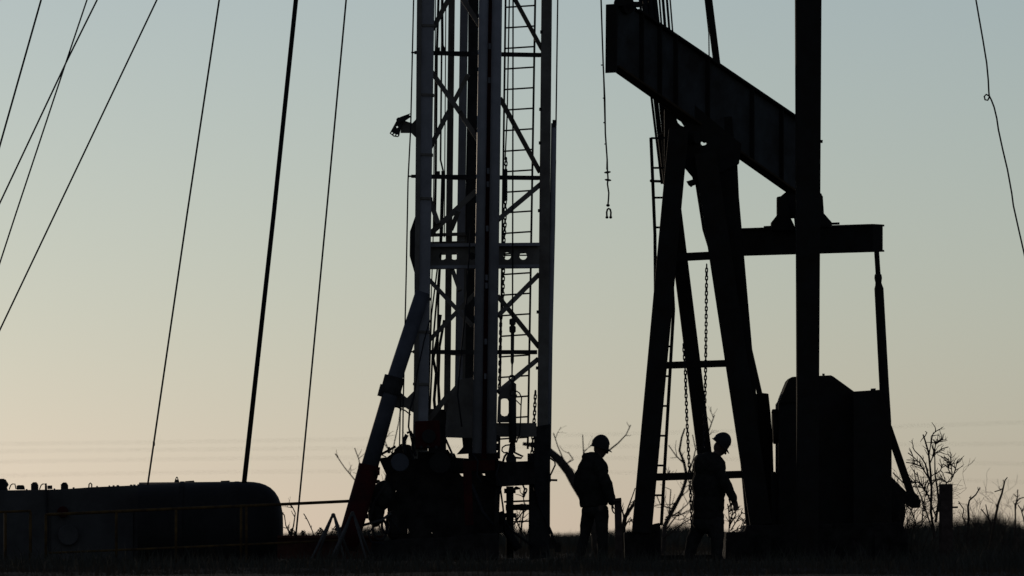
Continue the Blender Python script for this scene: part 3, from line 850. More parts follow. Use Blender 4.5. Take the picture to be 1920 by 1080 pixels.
# hanging rope with shackle
hr = thing('hanging_rope', 'thin hanging rope with discs and an end shackle, between mast and pumpjack', 'rope', P(1127, -120, .5))
MB().tube(polyY([(1124, -160), (1127, 0), (1129, 62), (1131, 122), (1134, 185), (1135, 250), (1138.5, 300), (1139, 322), (1140, 334), (1139, 345), (1141.5, 362), (1141, 372), (1140, 384)], .5), S(1.5), 6).build('rope', M_CABLE, hr, smooth=True)
MB().tube(polyY([(1131, 122), (1134, 230), (1138, 300), (1137.5, 318)], .52), S(1.1), 6).build('rope', M_CABLE, hr, smooth=True)
for x, yy in ((1129, 122), (1132.5, 184), (1133.5, 230), (1135.5, 270)):
    MB().cube(P(x, yy, .5), S(4.5), S(3), S(2.2)).build('clip', M_CABLE, hr)
for x, yy, t in ((1139, 323, -.12), (1140, 337.5, .12)):
    MB().ell(P(x, yy, .5), S(6.5), S(6.5), S(2.2), t).build('disc', M_CABLE, hr, smooth=True)
MB().ell(P(1140, 385, .5), S(3.6), S(3.6), S(2.8)).build('ferrule', M_CABLE, hr, smooth=True)
MB().tube(polyY([(1138, 407), (1137.5, 398), (1139, 392.5), (1141.3, 391), (1144, 392.5), (1145.5, 398), (1145, 407)], .5), S(1.7), 8).ell(P(1138, 407.5, .5), S(3), S(3), S(2.6)).ell(P(1145, 407.5, .5), S(3), S(3), S(2.6)).build('shackle', M_CABLE, hr, smooth=True)

# ------------------------------------------------------------------ tank and pump housing at the left
tk = thing('storage_tank', 'dark horizontal tank with a rounded end and lifting lugs, behind the yellow railing', 'tank', gpt(400, 2.2))
YT2 = 2.2
rt = S(88, YT2)
cx0 = P(262, 992.5, YT2)
cx1 = P(452, 991, YT2)
pts, rs = [cx0, cx1], [rt, rt]
ax = (cx1 - cx0).normalized()
for a in range(9, 91, 9):
    pts.append(cx1 + ax * S(79, YT2) * math.sin(R(a)))
    rs.append(max(.004, rt * max(0, 1 - math.sin(R(a)) ** 3) ** (1 / 3)))
MB().tube(pts, rs, 40).build('shell', M_TANK, tk, smooth=True)
for x in (338, 440):
    MB().tube([P(x, 992, YT2), P(x + 8, 992, YT2)], rt + .012, 40).build('band', M_TANK, tk)
plate('lifting_lug', [(326, 906), (329, 897), (331, 893.5), (333, 894.5), (335, 900), (337, 906)], [circ(331.5, 898, 1.4, 8)], YT2, .03, M_TANK, tk)
MB().prism([(347, 906), (347, 902), (363, 901), (364, 905)], YT2, .15).build('top_fitting', M_TANK, tk)
MB().prism([(414, 904), (414, 901.5), (430, 901), (430, 904)], YT2, .15).build('top_fitting', M_TANK, tk)
for x in (300, 470):
    MB().prism([(x, 1040), (x + 30, 1040), (x + 34, 1058), (x - 4, 1058)], YT2 - .5, 1.0).build('saddle', M_TANK, tk)

hu = thing('pump_housing', 'long grey machine housing with valve caps and wire handles on top at the left edge', 'machine', gpt(110, 3.0))
YU = 2.7
MB().prism([(-90, 921), (112, 917.5), (150, 915), (170, 913.5), (240, 910.5), (275, 909.5), (275, 1058), (-90, 1060)], YU, 1.3).build('housing_body', M_UNIT, hu, bevel=.012)
MB().prism([(-60, 965), (85, 961), (85, 1050), (-60, 1050)], YU - .03, .028).build('side_panel', M_UNIT, hu, bevel=.004)
MB().prism([(96, 965), (250, 958), (250, 1050), (96, 1050)], YU - .03, .028).build('side_panel', M_UNIT, hu, bevel=.004)
MB().bar(88, 918, 90, 1050, 3, YU - .02, dep=.03).build('seam', M_DARK, hu)
MB().cyl(P(118, 960, YU - .1), P(118, 960, YU + .05), S(11), 16).build('red_cap', M_RED, hu, bevel=.01)
MB().cyl(P(128, 1003, YU - .12), P(128, 1003, YU + .05), S(20), 24).build('round_cover', M_UNIT, hu, bevel=.012)
def vblock(x, y0, w):
    MB().prism([(x, 920), (x, y0 + 3), (x + 2, y0 + 3), (x + 2, y0 + 1), (x + w * .3, y0 + 1), (x + w * .3, y0), (x + w * .75, y0), (x + w * .75, y0 + 1.5), (x + w - 2, y0 + 1.5), (x + w - 1, y0 + 4), (x + w, y0 + 5), (x + w, 920)], YU + .3, .12).build('valve_block', M_DARK, hu)
vblock(-6, 897.5, 18)
MB().prism([(-6, 903), (13, 904), (15, 909), (12, 914), (14, 920), (-6, 920)], YU + .25, .15).build('valve_block', M_DARK, hu)
vblock(58, 904, 13)
vblock(114, 904.5, 13)
for x, w in ((17, 13), (74, 13)):
    MB().tube(polyY([(x, 918), (x + 3, 910), (x + 6, 907.5), (x + w - 2, 907.5), (x + w, 917)], YU + .3), S(1.1), 6).build('wire_handle', M_DARK, hu, smooth=True)
MB().prism([(84, 918), (84, 906.5), (87, 906), (88, 912), (88, 918)], YU + .3, .05).build('handle_post', M_DARK, hu)
MB().prism([(31, 918), (31, 911), (34, 909.5), (43, 909.5), (45, 912), (46, 918)], YU + .3, .1).build('filler_cap', M_DARK, hu)
MB().prism([(89, 917), (89, 910.5), (97, 910), (97.5, 917)], YU + .3, .1).build('filler_cap', M_DARK, hu)
MB().tube(polyY([(166.5, 914), (167, 908), (169.5, 905.5), (172, 908), (172, 914)], YU + .3), S(1.3), 6).build('lifting_eye', M_DARK, hu, smooth=True)
rngb = random.Random(4)
for x in (50, 102, 138, 182, 205, 213, 221, 246, 252, 259, 266):
    t = np.interp(x, [0, 112, 170, 275], [920, 917.5, 913.5, 909.5])
    MB().cube(P(x, t - .6, YU + .3), S(rngb.uniform(2.5, 5)), .05, S(3)).build('bolt_head', M_DARK, hu)

# yellow pipe handrail
hrail = thing('handrail', 'yellow pipe handrail running past the tank and housing towards the rig base', 'railing', gpt(420, .4))
YHR = 0.4
MB().tube(polyY([(85, 965), (325, 954), (530, 945.5), (690, 938), (765, 935)], YHR), S(2.9), 10).build('top_rail', M_YEL, hrail, smooth=True)
MB().tube(polyY([(90, 1037), (325, 1027), (530, 1018), (640, 1013)], YHR), S(2.2), 10).build('mid_rail', M_YEL, hrail, smooth=True)
for x in (86, 218, 330, 452, 462):
    yt = np.interp(x, [85, 325, 530], [965, 954, 945.5])
    MB().tube(polyY([(x, yt), (x, 1056)], YHR), S(2.6), 10).build('rail_post', M_YEL, hrail, smooth=True)
hr2 = thing('handrail', 'short low yellow handrail at the left edge in front of the grey housing', 'railing', gpt(35, .3))
MB().tube(polyY([(-60, 962), (58, 958)], .3), S(2.4), 10).build('top_rail', M_YEL, hr2, smooth=True)
for x in (10, 57):
    MB().tube(polyY([(x, 960), (x, 1056)], .3), S(2.8), 10).build('rail_post', M_YEL, hr2, smooth=True)

# pipe stands (A shaped trestles) and the rusty beam behind them
def trestle(ax_, ay, feet, Y, label):
    t = thing('pipe_stand', label, 'trestle', gpt(ax_, Y), 'grey A shaped pipe stands')
    for k, (fx, fy, dy) in enumerate(feet):
        f = P(fx, fy, Y + dy)
        MB().tube([P(ax_ + (k % 2) * 3 - 1.5, ay, Y + dy * .15), f], S(2.2), 10).build('leg', M_GREYP, t, smooth=True)
    MB().tube([P(ax_, ay + 1, Y - .12), P(ax_, ay, Y + .12)], S(4.2), 10).build('apex_pipe', M_GREYP, t)
    a = feet[0]
    return t
trestle(625, 966, [(566, 1085, -.5), (648, 1062, -.5), (590, 1060, .3), (656, 1045, .3)], -2.0, 'grey A shaped pipe stand whose apex shows against the sky')
trestle(661, 963, [(606, 1080, -.6), (690, 1062, -.5), (620, 1070, .3), (697, 1050, .3)], -2.6, 'grey A shaped pipe stand in front of the red ram foot')
rb = thing('rusty_beam', 'rust red steel beam lying on the ground between tank and rig', 'beam', gpt(610, .8))
MB().prism([(520, 1004), (720, 1004), (720, 1009), (520, 1009)], .8, .2).build('top_flange', M_RUST, rb, bevel=.003)
MB().prism([(520, 1009), (720, 1009), (720, 1042), (520, 1042)], .88, .03).build('web', M_RUST, rb)
MB().prism([(520, 1042), (720, 1042), (720, 1048), (520, 1048)], .8, .2).build('bottom_flange', M_RUST, rb, bevel=.003)

# wooden posts
wp = MB().box(P(1157, 935, -1.6), P(1161, 1062, -1.6), S(14), S(14), side=(1, 0, 0)).build('wooden_post', M_WOOD, bevel=.006)
wp2 = thing('wooden_post', 'square weathered post at the front beside the standing worker hand', 'post', gpt(1161, -1.6))
bpy.data.objects.remove(wp)
MB().box(P(1158.5, 935, -1.6), P(1161, 1064, -1.6), S(13), S(14), side=(1, 0, 0)).build('post', M_WOOD, wp2, bevel=.006)
MB().bar(1150, 938, 1165, 936, 6, -1.7, dep=.08).build('cap_block', M_WOOD, wp2, bevel=.004)
fp = thing('fence_post', 'thick dark wooden fence post at the right in front of the bare bush', 'post', gpt(1773, -.5))
MB().box(P(1773.5, 907.5, -.5), P(1774, 1062, -.5), S(22), S(22), side=(1, .15, 0)).build('post', M_WOOD, fp, bevel=.008)
MB().bar(1783, 951.5, 1796, 951, 3.5, -.5, dep=.03).build('peg', M_WOOD, fp)

# ------------------------------------------------------------------ trees and shrubs
def grow(mb, p, d, L, r, depth, rng, kink=.25, split=(2, 3), fl=(.55, .8), up=.15, flat=.6):
    n = 4
    pts, rs = [p], [r]
    for i in range(n):
        d = (d + Vector((rng.gauss(0, kink), rng.gauss(0, kink) * flat, rng.gauss(0, kink) + up * .3))).normalized()
        p = p + d * L / n
        pts.append(p)
        rs.append(max(r * (1 - .55 * (i + 1) / n), .0022))
    mb.tube(pts, rs, 5 if r < .012 else 7, caps=False)
    if depth <= 0:
        return
    for k in range(rng.randint(*split)):
        i = rng.randint(1, n)
        a = rng.choice((-1, 1)) * rng.uniform(.35, .95)
        nd = (Matrix.Rotation(a, 3, 'Y') @ Matrix.Rotation(rng.uniform(-.6, .6), 3, 'X')) @ d
        nd.z += up
        grow(mb, pts[i], nd.normalized(), L * rng.uniform(*fl), rs[i] * .72, depth - 1, rng, kink, split, fl, up, flat)

def traced(lines, Y, w, seed, twigs=0, tl=.12, jitter=.25, tr=1.05):
    """branches given by their outline points, each with some depth of its own, plus small side twigs"""
    rng = random.Random(seed)
    mb = MB()
    for ln in lines:
        dz = rng.uniform(-jitter, jitter)
        n = len(ln)
        pts = [P(x + rng.uniform(-.5, .5), yy, Y + dz * (.3 + .7 * i / n)) for i, (x, yy) in enumerate(ln)]
        ww = w * (ln[0][1] - ln[-1][1]) / 140
        rs = [S(max(.95, (w * (1 - .7 * i / (n - 1))) / 2 * min(1, .6 + .4 * abs(ww) / w)), Y) for i in range(n)]
        mb.tube(pts, rs, 6, caps=False)
        for k in range(twigs):
            i = rng.randint(1, n - 1)
            d = (pts[i] - pts[i - 1]).normalized()
            d = Matrix.Rotation(rng.choice((-1, 1)) * rng.uniform(.4, 1.0), 3, 'Y') @ d
            grow(mb, pts[i].lerp(pts[i - 1], rng.random()), d, tl * rng.uniform(.5, 1.2), S(tr, Y), 0 if rng.random() < .6 else 1, rng, .2)
    return mb

bu = thing('bare_shrub', 'leafless branching shrub between the pumpjack and the fence post on the right', 'shrub', gpt(1745, 1.0))
lines = [
    [(1752, 1010), (1746, 960), (1747, 915), (1744, 880), (1741, 850), (1735, 828), (1731, 815), (1733, 820), (1738, 811), (1735, 809)],
    [(1747, 915), (1740, 890), (1735, 870), (1727, 857), (1715, 845), (1711, 838)],
    [(1741, 858), (1745, 835), (1746, 818), (1754, 809)],
    [(1744, 868), (1752, 850), (1754, 833), (1750, 824)],
    [(1754, 833), (1760, 829), (1767, 823)],
    [(1748, 858), (1758, 847), (1768, 841), (1778, 838)],
    [(1746, 905), (1736, 888), (1724, 868), (1712, 856), (1702, 849)],
    [(1740, 895), (1728, 875), (1715, 869), (1699, 867)],
    [(1754, 980), (1760, 940), (1757, 915), (1753, 890), (1753, 860), (1752, 842)],
    [(1746, 940), (1733, 915), (1722, 905), (1711, 903), (1704, 895)],
    [(1750, 1000), (1735, 955), (1727, 930), (1718, 912), (1714, 880)],
    [(1742, 930), (1732, 918), (1723, 900), (1719, 885)],
    [(1757, 975), (1738, 925), (1728, 910)],
    [(1753, 890), (1763, 882), (1767, 873)],
    [(1728, 985), (1731, 955), (1735, 930), (1742, 905)],
    [(1718, 985), (1710, 960), (1702, 948)],
    [(1760, 960), (1775, 905), (1783, 902), (1786, 895), (1783, 870), (1778, 862), (1770, 856)],
    [(1784, 890), (1778, 880), (1776, 866)],
    [(1786, 895), (1792, 878), (1794, 866)],
    [(1784, 880), (1782, 866)],
    [(1776, 905), (1768, 899), (1766, 897)],
]
traced(lines[:2] + lines[8:9], 1.0, 5.0, 2, 3, .14).build('stem', M_TWIG, bu, smooth=True)
traced(lines[2:8] + lines[9:], 1.0, 3.4, 3, 7, .15).build('twigs', M_TWIG, bu, smooth=True)

bu2 = thing('bare_shrub', 'tangle of bare twigs low behind the foot of the slanting arm of the pumpjack', 'shrub', gpt(1690, 5.2))
rng = random.Random(12)
mb = MB()
for k in range(9):
    grow(mb, P(1675 + k * 5, 1000, 5.2 + rng.uniform(-.3, .3)), Vector((rng.uniform(-.35, .35), 0, 1)).normalized(), rng.uniform(.35, .6), .009, 3, rng, .22)
mb.build('twigs', M_TWIG, bu2, smooth=True)

for seed, lab, Y, ls in (
        (21, 'single forked bare stalk just right of the fence post', 1.5, [[(1814, 1020), (1816, 970), (1815, 950), (1818, 938), (1829, 928), (1834, 920), (1838, 914)], [(1812, 985), (1805, 968), (1807, 955), (1802, 947), (1797, 940)], [(1820, 936), (1818, 932)]]),
        (22, 'tall crooked bare stalk standing right of the forked one', 1.5, [[(1856, 1030), (1866, 975), (1871, 945), (1879, 925), (1883, 908), (1884, 901), (1889, 895)], [(1882, 915), (1874, 919), (1865, 922)], [(1860, 985), (1853, 968), (1848, 946)], [(1858, 978), (1846, 962), (1841, 956)], [(1870, 958), (1867, 945)]])):
    st = thing('bare_stalk', lab, 'plant', gpt(ls[0][0][0], Y))
    traced(ls[:1], Y, 5.5, seed, 2, .05, .1).build('stem', M_TWIG, st, smooth=True)
    traced(ls[1:], Y, 3.5, seed + 5, 1, .05, .1).build('twigs', M_TWIG, st, smooth=True)
st = thing('bare_shrub', 'blurred low bare shrub at the far right edge', 'shrub', gpt(1910, 18))
traced([[(1903, 1010), (1904, 965), (1903, 945), (1912, 935), (1922, 932), (1932, 925)], [(1904, 948), (1908, 930), (1908, 918)]], 18, 4.5, 31, 3, .12).build('stem', M_TWIG, st, smooth=True)
st = thing('bare_stalk', 'dark twig leaning in at the right edge of the picture', 'plant', gpt(1922, 1.2))
traced([[(1930, 1020), (1919, 970), (1914, 955), (1909, 947)], [(1916, 960), (1922, 950)]], 1.2, 4, 32, 2, .06).build('stem', M_TWIG, st, smooth=True)

# low scrub tangle right of the pumpjack
for i, (x, Y, top, lab) in enumerate(((1706, 3, 905, 'fine twiggy bush under the slanting arm of the pumpjack, left of the tall bare shrub'),
                                      (1806, 14, 925, 'soft low twiggy bush close behind the forked stalk right of the fence post'),
                                      (1846, 30, 905, 'blurred twiggy bush between the forked stalk and the tall crooked stalk'),
                                      (1896, 22, 905, 'blurred twiggy bush right of the tall crooked stalk'))):
    c = thing('bare_shrub', lab, 'shrub', gpt(x, Y), 'low bushes in the scrub right of the pumpjack')
    rng = random.Random(300 + i)
    base = gpt(x, Y) - Vector((0, 0, .05))
    H = P(x, top, Y).z
    mb = MB()
    for k in range(9):
        grow(mb, base + Vector((rng.uniform(-.12, .12), rng.uniform(-.15, .15), 0)), Vector((rng.uniform(-.6, .6), rng.uniform(-.4, .4), 1)).normalized(), H * rng.uniform(.45, .7), .0085, 3, rng, .2, (2, 3), (.45, .7), .12, .8)
    mb.build('twigs', M_TWIG, c, smooth=True)

# bare tree behind the pumpjack post (out of focus)
bt = thing('bare_tree', 'bare young tree seen through the pumpjack post behind the bent worker', 'tree', gpt(1248, 24))
YTt = 24
tl_ = [
    [(1243, 1040), (1247, 985), (1262, 955), (1278, 925), (1288, 895), (1282, 865), (1274, 845), (1278, 820), (1284, 803)],
    [(1247, 975), (1270, 962), (1290, 945), (1300, 925)],
    [(1247, 970), (1275, 965), (1296, 955)],
    [(1262, 955), (1248, 950), (1238, 945), (1232, 930)],
    [(1275, 935), (1284, 912), (1290, 890)],
    [(1284, 870), (1268, 855), (1254, 835)],
    [(1290, 890), (1300, 862), (1304, 842), (1298, 815)],
    [(1272, 940), (1258, 946)],
    [(1255, 965), (1256, 940), (1258, 918)],
    [(1243, 1000), (1262, 975), (1275, 960), (1272, 975), (1285, 972)],
    [(1243, 1010), (1275, 985), (1300, 970)],
    [(1296, 890), (1320, 830), (1332, 800), (1340, 778)],
    [(1252, 900), (1256, 882)],
]
traced(tl_[:1], YTt, 9, 41, 4, .2, .2).build('trunk', M_BARK, bt, smooth=True)
traced(tl_[1:], YTt, 4.6, 42, 4, .26, .5, .8).build('crown', M_TWIG, bt, smooth=True)
bt = thing('bare_shrub', 'small spiky bare shrub between the bent worker and the thick post leg', 'shrub', gpt(1370, 6))
traced([[(1366, 1010), (1368, 980), (1366, 955), (1364, 945)], [(1368, 985), (1380, 965), (1376, 945), (1366, 915)], [(1368, 990), (1374, 960), (1366, 935)], [(1370, 995), (1382, 975), (1392, 960)], [(1366, 960), (1376, 955), (1386, 950)], [(1372, 998), (1388, 990), (1396, 972)], [(1392, 1000), (1394, 982), (1398, 975)]], 6, 3.6, 43, 6, .1).build('twigs', M_TWIG, bt, smooth=True)

# leaning trunk behind the standing worker
lt = thing('leaning_tree', 'dark leaning bare trunk behind the standing worker, bent over towards the mast', 'tree', gpt(1120, 30))
pts = [(1120, 1050), (1118, 1010), (1112, 975), (1103, 948), (1091, 928), (1077, 905), (1066, 884), (1050, 864), (1030, 846), (1005, 835), (980, 832)]
MB().tube(polyY(pts, 30), [S(w, 30) for w in (10, 9, 9, 8.5, 8.5, 8.5, 8.5, 8, 6.5, 5, 3)], 10).build('trunk', M_BARK, lt, smooth=True)
traced([[(1064, 882), (1056, 860), (1046, 838), (1038, 812)], [(1076, 892), (1092, 868), (1100, 862), (1094, 846)], [(1082, 895), (1108, 878)], [(1060, 870), (1075, 862), (1066, 848)], [(1090, 885), (1094, 850), (1092, 815)],
        [(1090, 900), (1135, 850), (1160, 830), (1174, 815), (1182, 797)]], 30, 4.6, 51, 2, .22, .8, .8).build('crown', M_TWIG, lt, smooth=True)

bs = thing('bare_shrub', 'forked bare shrub between the wooden post and the left pumpjack leg', 'shrub', gpt(1172, 8))
traced([[(1168, 1030), (1169, 990), (1172, 968), (1186, 948), (1196, 930), (1204, 910)]], 8, 11, 71, 2, .1, .2).build('stem', M_BARK, bs, smooth=True)
traced([[(1171, 975), (1176, 955), (1186, 930), (1191, 915)], [(1170, 968), (1164, 950), (1158, 938)], [(1172, 985), (1182, 970), (1188, 985), (1184, 998)], [(1166, 1000), (1176, 980), (1192, 972)]], 8, 5, 72, 3, .1, .2).build('twigs', M_TWIG, bs, smooth=True)

# twigs behind the ram and by the tank
bs = thing('bare_shrub', 'blurred bare shrub behind the red footed ram of the rig', 'shrub', gpt(690, 26))
traced([[(720, 1010), (690, 930), (664, 898), (645, 875), (628, 850)], [(700, 950), (682, 900), (672, 860), (665, 840)], [(715, 960), (722, 900), (735, 850), (748, 790), (752, 750)], [(716, 950), (730, 920), (708, 905)], [(722, 900), (740, 862), (752, 850)], [(700, 940), (716, 925), (726, 910)], [(735, 850), (726, 838), (720, 822)], [(745, 845), (760, 838)]], 26, 3.6, 61, 4, .24, .6, .8).build('twigs', M_TWIG, bs, smooth=True)
bs = thing('bare_shrub', 'blurred thin bare shrub right beside the rounded tank end', 'shrub', gpt(545, 10))
traced([[(545, 1010), (550, 985), (554, 962), (548, 950), (541, 944)], [(545, 1005), (536, 985), (533, 965)]], 10, 4, 62, 5, .1, .3).build('twigs', M_TWIG, bs, smooth=True)
bs = thing('bare_stalk', 'single thin twig standing on the ground between tank and pipe stands', 'plant', gpt(588, 1.5))
traced([[(592, 1030), (586, 997), (578, 978), (573, 968), (569, 963)]], 1.5, 2.6, 63, 3, .03, .05).build('stem', M_TWIG, bs, smooth=True)
bs = thing('bare_shrub', 'bare twigs behind the wellhead under the rig floor', 'shrub', gpt(975, 10))
traced([[(965, 1030), (962, 990), (958, 960), (955, 930)], [(975, 1030), (978, 980), (984, 950), (980, 925)], [(962, 985), (980, 960), (986, 945)], [(978, 1000), (966, 970)], [(985, 1020), (992, 990)]], 10, 5, 64, 5, .16, .4).build('twigs', M_TWIG, bs, smooth=True)

# low clumps on the ground between tank and rig
for i, (x, yy, w, h, lab) in enumerate(((548, 1002, 22, 14, 'low dark weed clump touching the tank end'), (568, 1003, 16, 12, 'small dark weed clump between tank and single twig'),
                                       (600, 1000, 22, 14, 'dark weed clump left of the pipe stands'), (632, 998, 30, 18, 'dark weed clump under the apex of the pipe stand'))):
    c = thing('weed_clump', lab, 'plant', gpt(x, 1.6), 'dark weed clumps between tank and rig')
    rng = random.Random(80 + i)
    mb = MB()
    b = gpt(x, 1.6)
    hh = P(x, yy - h, 1.6).z
    for k in range(420):
        u = rng.gauss(0, .35)
        px_ = b + Vector((u * S(w), rng.gauss(0, .12), rng.uniform(0, 1) ** .6 * hh * max(.2, 1 - u * u * 1.1) * .95))
        n = Vector((rng.gauss(0, 1), rng.gauss(0, 1), rng.gauss(0, 1))).normalized()
        t = n.orthogonal().normalized() * rng.uniform(.012, .03)
        u2 = n.cross(t).normalized() * rng.uniform(.012, .03)
        mb.add([px_ - t, px_ + u2, px_ + t], [(0, 1, 2)])
    mb.build('foliage', M_BRUSH, c)

# ------------------------------------------------------------------ power lines far behind
for i, (a, b, c, lab) in enumerate((
        (832, 818, 792, 'highest of the faint power lines far behind at the right'),
        (846, 838, 832, 'second faint power line from the top behind the bare shrub'),
        (866, 858, 870, 'third faint distant power line, crossing just above the fence post'),
        (892, 884, 904, 'lowest of the faint distant power lines, just above the brush'))):
    Y = 560
    pts = []
    for k in range(25):
        x = -400 + 2720 * k / 24
        t = (x - 0) / 1920
        yy = a + (c - a) * t + 4 * (b - (a + c) / 2) * t * (1 - t) + (14 if i in (0,) else 8) * 0
        pts.append(P(x, yy, Y))
    tag(MB().tube(pts, .011, 5, caps=False).build('power_line', M_CABLE), lab, 'power line', 'power lines far behind')

# ------------------------------------------------------------------ workers
def hand(mb, wrist, palm_dir, side, scale=1.0, curl=.5):
    """palm, four fingers of unequal length and a thumb, slightly curled"""
    d = Vector(palm_dir).normalized()
    s = (Vector(side) - d * d.dot(Vector(side))).normalized()
    n = d.cross(s)
    w = Vector(wrist)
    pe = w + d * .085 * scale
    for k, off in enumerate((-.03, -.01, .01, .03)):
        o = s * off * scale
        mb.caps(w + o * .6 + d * .015, pe + o, .017 * scale, .014 * scale, 8)
        L = (.062, .075, .07, .055)[k] * scale
        a = pe + o
        b = a + (d * math.cos(curl * .5) + n * math.sin(curl * .5)) * L * .5
        c = b + (d * math.cos(curl * 1.4) + n * math.sin(curl * 1.4)) * L * .5
        mb.caps(a, b, .0115 * scale, .0105 * scale, 8)
        mb.caps(b, c, .0105 * scale, .009 * scale, 8)
    t0 = w + d * .03 * scale - s * .035 * scale
    t1 = t0 + (d * .6 - s * .7 + n * .3).normalized() * .04 * scale
    t2 = t1 + (d * .9 - s * .2 + n * .4).normalized() * .032 * scale
    mb.caps(t0, t1, .015 * scale, .012 * scale, 8)
    mb.caps(t1, t2, .012 * scale, .010 * scale, 8)

def helmet(par, c, tilt, r, Y, label=None):
    """hard hat: dome, all-round brim with a longer peak, ridge"""
    m = MB()
    T = Matrix.Rotation(tilt, 3, 'Y')
    def tr(v): return c + T @ Vector(v)
    nr, ns = 9, 28
    hh = r * 1.42
    prof = [(r * math.sin(R(90 * (1 - i / nr))) ** .9, hh * math.cos(R(90 * (1 - i / nr)))) for i in range(nr)] + [(0, hh)]
    k = 0
    rings = []
    rings.append([(1.12 * r, -.014), 1])      # brim edge
    rings.append([(1.13 * r, -.006), 1])
    rings.append([(1.0 * r, .004), 0])
    for rr, z in prof[:-1]:
        rings.append([(rr, z + .006), 0])
    for (rr, z), isb in rings:
        for j in range(ns):
            a = 2 * math.pi * j / ns
            ext_ = 1.0
            zz = z
            if isb:
                f = max(0, math.cos(a))
                ext_ = 1 + .27 * f ** 2
                zz = z - .022 * f ** 2 + .004 * max(0, -math.cos(a))
            m.v.append(tr((rr * ext_ * math.cos(a) * 1.1, rr * ext_ * math.sin(a) * .9, zz)))
    for i in range(len(rings) - 1):
        for j in range(ns):
            j2 = (j + 1) % ns
            m.f.append((i * ns + j, i * ns + j2, (i + 1) * ns + j2, (i + 1) * ns + j))
    m.v.append(tr((0, 0, hh + .006)))
    q = len(m.v) - 1
    b0 = (len(rings) - 1) * ns
    for j in range(ns):
        m.f.append((b0 + j, b0 + (j + 1) % ns, q))
    m.v.append(tr((0, 0, -.006)))
    q = len(m.v) - 1
    for j in range(ns):
        m.f.append(((j + 1) % ns, j, q))
    h = m.build('helmet', M_HELM, par, smooth=True)
    rd = MB().tube([tr((1.1 * r * math.cos(R(a)) * .98, 0, hh * 1.01 * math.sin(R(a)) + .006)) for a in range(20, 165, 12)], .011, 6)
    rd.build('ridge', M_HELM, h, smooth=True)
    return h

def face(mb, c, tilt, r):
    """head with brow, nose, lips, chin and ears; faces +X before tilting"""
    T = Matrix.Rotation(tilt, 3, 'Y')
    def tr(v): return c + T @ (Vector(v) * r)
    mb.ell(c, r * 1.0, r * .8, r * 1.12, tilt, 16, 10)
    mb.ell(tr((.25, 0, -.62)), r * .66, r * .6, r * .62, tilt)          # jaw
    mb.caps(tr((.72, 0, -.98)), tr((.7, 0, -1.02)), r * .24, r * .2)    # chin
    mb.caps(tr((.92, 0, .08)), tr((1.2, 0, -.28)), r * .12, r * .17)    # nose
    mb.caps(tr((.88, -.3, .2)), tr((.88, .3, .2)), r * .16, r * .16)    # brow
    mb.caps(tr((.94, -.16, -.58)), tr((.94, .16, -.58)), r * .1, r * .1)  # upper lip
    mb.caps(tr((.9, -.14, -.72)), tr((.9, .14, -.72)), r * .1, r * .1)
    for s in (-1, 1):
        mb.ell(tr((-.08, s * .82, -.12)), r * .2, r * .1, r * .3, tilt)  # ears

# --- worker standing
W1 = -1.1
def Q(x, yy, o=0.0): return P(x, yy, W1 + o)
w1 = thing('person', 'worker in hard hat and hooded jacket standing upright just left of the pumpjack', 'person', gpt(1108, W1))
b = MB()
face(b, Q(1126, 840), R(22), .098)
b.caps(Q(1117, 866), Q(1122, 852), .07, .062)
b.ell(Q(1112, 890), .17, .2, .26)
b.ell(Q(1114, 940), .15, .17, .2)
b.caps(Q(1121, 876, -.2), Q(1136, 908, -.25), .055, .045)
b.caps(Q(1136, 908, -.25), Q(1146, 938, -.22), .043, .03)
b.caps(Q(1105, 876, .2), Q(1092, 908, .25), .055, .045)
b.caps(Q(1092, 908, .25), Q(1104, 936, .2), .043, .03)
hand(b, Q(1148, 943, -.22), (-.02, .0, -1), (0, 1, 0), 1.0, .5)
hand(b, Q(1105, 937, .2), (.5, 0, -.8), (0, 1, 0), .95, .5)
b.caps(Q(1105, 955, .1), Q(1097, 1000, .14), .088, .06)
b.caps(Q(1097, 1000, .14), Q(1087, 1048, .15), .058, .045)
b.caps(Q(1127, 955, -.1), Q(1129.5, 1002, -.13), .09, .062)
b.caps(Q(1129.5, 1002, -.13), Q(1130, 1050, -.14), .06, .045)
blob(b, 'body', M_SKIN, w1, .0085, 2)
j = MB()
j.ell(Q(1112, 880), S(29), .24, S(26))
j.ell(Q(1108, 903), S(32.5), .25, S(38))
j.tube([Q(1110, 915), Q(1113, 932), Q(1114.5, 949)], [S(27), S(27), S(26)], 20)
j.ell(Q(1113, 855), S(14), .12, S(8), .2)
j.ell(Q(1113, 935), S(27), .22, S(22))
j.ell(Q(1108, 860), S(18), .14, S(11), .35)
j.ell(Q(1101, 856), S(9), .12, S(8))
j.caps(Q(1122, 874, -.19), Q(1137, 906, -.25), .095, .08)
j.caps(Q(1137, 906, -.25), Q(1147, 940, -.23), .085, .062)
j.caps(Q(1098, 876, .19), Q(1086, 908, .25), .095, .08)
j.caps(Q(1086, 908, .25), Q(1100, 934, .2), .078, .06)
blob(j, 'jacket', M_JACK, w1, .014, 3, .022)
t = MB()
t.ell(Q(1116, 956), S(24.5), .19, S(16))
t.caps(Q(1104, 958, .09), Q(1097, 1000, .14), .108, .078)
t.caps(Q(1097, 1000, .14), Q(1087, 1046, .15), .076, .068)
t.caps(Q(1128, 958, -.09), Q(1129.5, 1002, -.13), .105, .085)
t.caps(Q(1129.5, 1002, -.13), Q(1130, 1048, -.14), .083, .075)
blob(t, 'trousers', M_TROU, w1, .014, 3, .02)
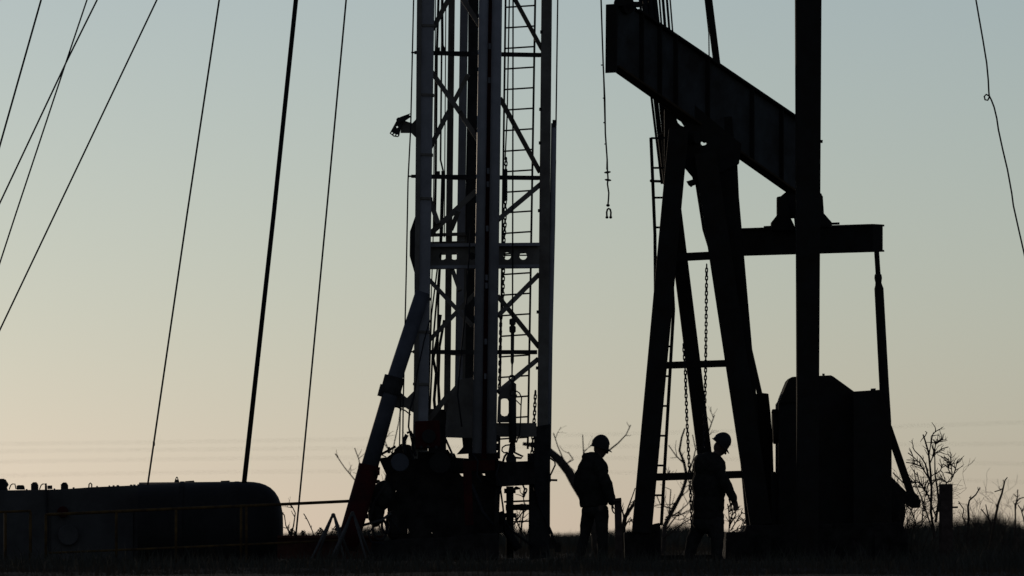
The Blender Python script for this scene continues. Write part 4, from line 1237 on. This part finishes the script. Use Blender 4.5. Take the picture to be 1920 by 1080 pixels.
for x, o in ((1086, .15), (1130, -.14)):
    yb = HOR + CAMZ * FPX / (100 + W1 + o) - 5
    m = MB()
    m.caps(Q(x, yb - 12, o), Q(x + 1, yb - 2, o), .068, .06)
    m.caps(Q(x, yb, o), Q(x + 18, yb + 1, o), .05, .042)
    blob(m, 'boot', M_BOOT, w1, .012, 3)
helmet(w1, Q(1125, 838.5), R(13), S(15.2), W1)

# --- worker bending his head, arm reaching to the right
W2 = -.4
def Q2(x, yy, o=0.0): return P(x, yy, W2 + o)
w2 = thing('person', 'worker in hard hat bowing and reaching one arm down between the pumpjack legs', 'person', gpt(1325, W2))
b = MB()
face(b, Q2(1351, 838), R(40), .098)
b.caps(Q2(1335, 864), Q2(1346, 849), .07, .062)
b.ell(Q2(1330, 892), .18, .2, .26, .1)
b.ell(Q2(1328, 945), .15, .17, .25)
b.caps(Q2(1345, 876, -.2), Q2(1363, 910, -.24), .055, .045)
b.caps(Q2(1363, 910, -.24), Q2(1377, 936, -.22), .043, .03)
b.caps(Q2(1318, 876, .2), Q2(1316, 912, .25), .055, .045)
b.caps(Q2(1316, 912, .25), Q2(1336, 940, .2), .043, .03)
hand(b, Q2(1378, 938, -.22), (.12, 0, -1), (1, .3, 0), 1.0, .45)
hand(b, Q2(1337, 941, .2), (.5, 0, -.8), (0, 1, 0), .95, .5)
b.caps(Q2(1316, 975, .1), Q2(1300, 1012, .14), .09, .062)
b.caps(Q2(1300, 1012, .14), Q2(1292, 1046, .15), .06, .045)
b.caps(Q2(1340, 975, -.1), Q2(1344, 1012, -.13), .09, .062)
b.caps(Q2(1344, 1012, -.13), Q2(1344, 1048, -.14), .06, .045)
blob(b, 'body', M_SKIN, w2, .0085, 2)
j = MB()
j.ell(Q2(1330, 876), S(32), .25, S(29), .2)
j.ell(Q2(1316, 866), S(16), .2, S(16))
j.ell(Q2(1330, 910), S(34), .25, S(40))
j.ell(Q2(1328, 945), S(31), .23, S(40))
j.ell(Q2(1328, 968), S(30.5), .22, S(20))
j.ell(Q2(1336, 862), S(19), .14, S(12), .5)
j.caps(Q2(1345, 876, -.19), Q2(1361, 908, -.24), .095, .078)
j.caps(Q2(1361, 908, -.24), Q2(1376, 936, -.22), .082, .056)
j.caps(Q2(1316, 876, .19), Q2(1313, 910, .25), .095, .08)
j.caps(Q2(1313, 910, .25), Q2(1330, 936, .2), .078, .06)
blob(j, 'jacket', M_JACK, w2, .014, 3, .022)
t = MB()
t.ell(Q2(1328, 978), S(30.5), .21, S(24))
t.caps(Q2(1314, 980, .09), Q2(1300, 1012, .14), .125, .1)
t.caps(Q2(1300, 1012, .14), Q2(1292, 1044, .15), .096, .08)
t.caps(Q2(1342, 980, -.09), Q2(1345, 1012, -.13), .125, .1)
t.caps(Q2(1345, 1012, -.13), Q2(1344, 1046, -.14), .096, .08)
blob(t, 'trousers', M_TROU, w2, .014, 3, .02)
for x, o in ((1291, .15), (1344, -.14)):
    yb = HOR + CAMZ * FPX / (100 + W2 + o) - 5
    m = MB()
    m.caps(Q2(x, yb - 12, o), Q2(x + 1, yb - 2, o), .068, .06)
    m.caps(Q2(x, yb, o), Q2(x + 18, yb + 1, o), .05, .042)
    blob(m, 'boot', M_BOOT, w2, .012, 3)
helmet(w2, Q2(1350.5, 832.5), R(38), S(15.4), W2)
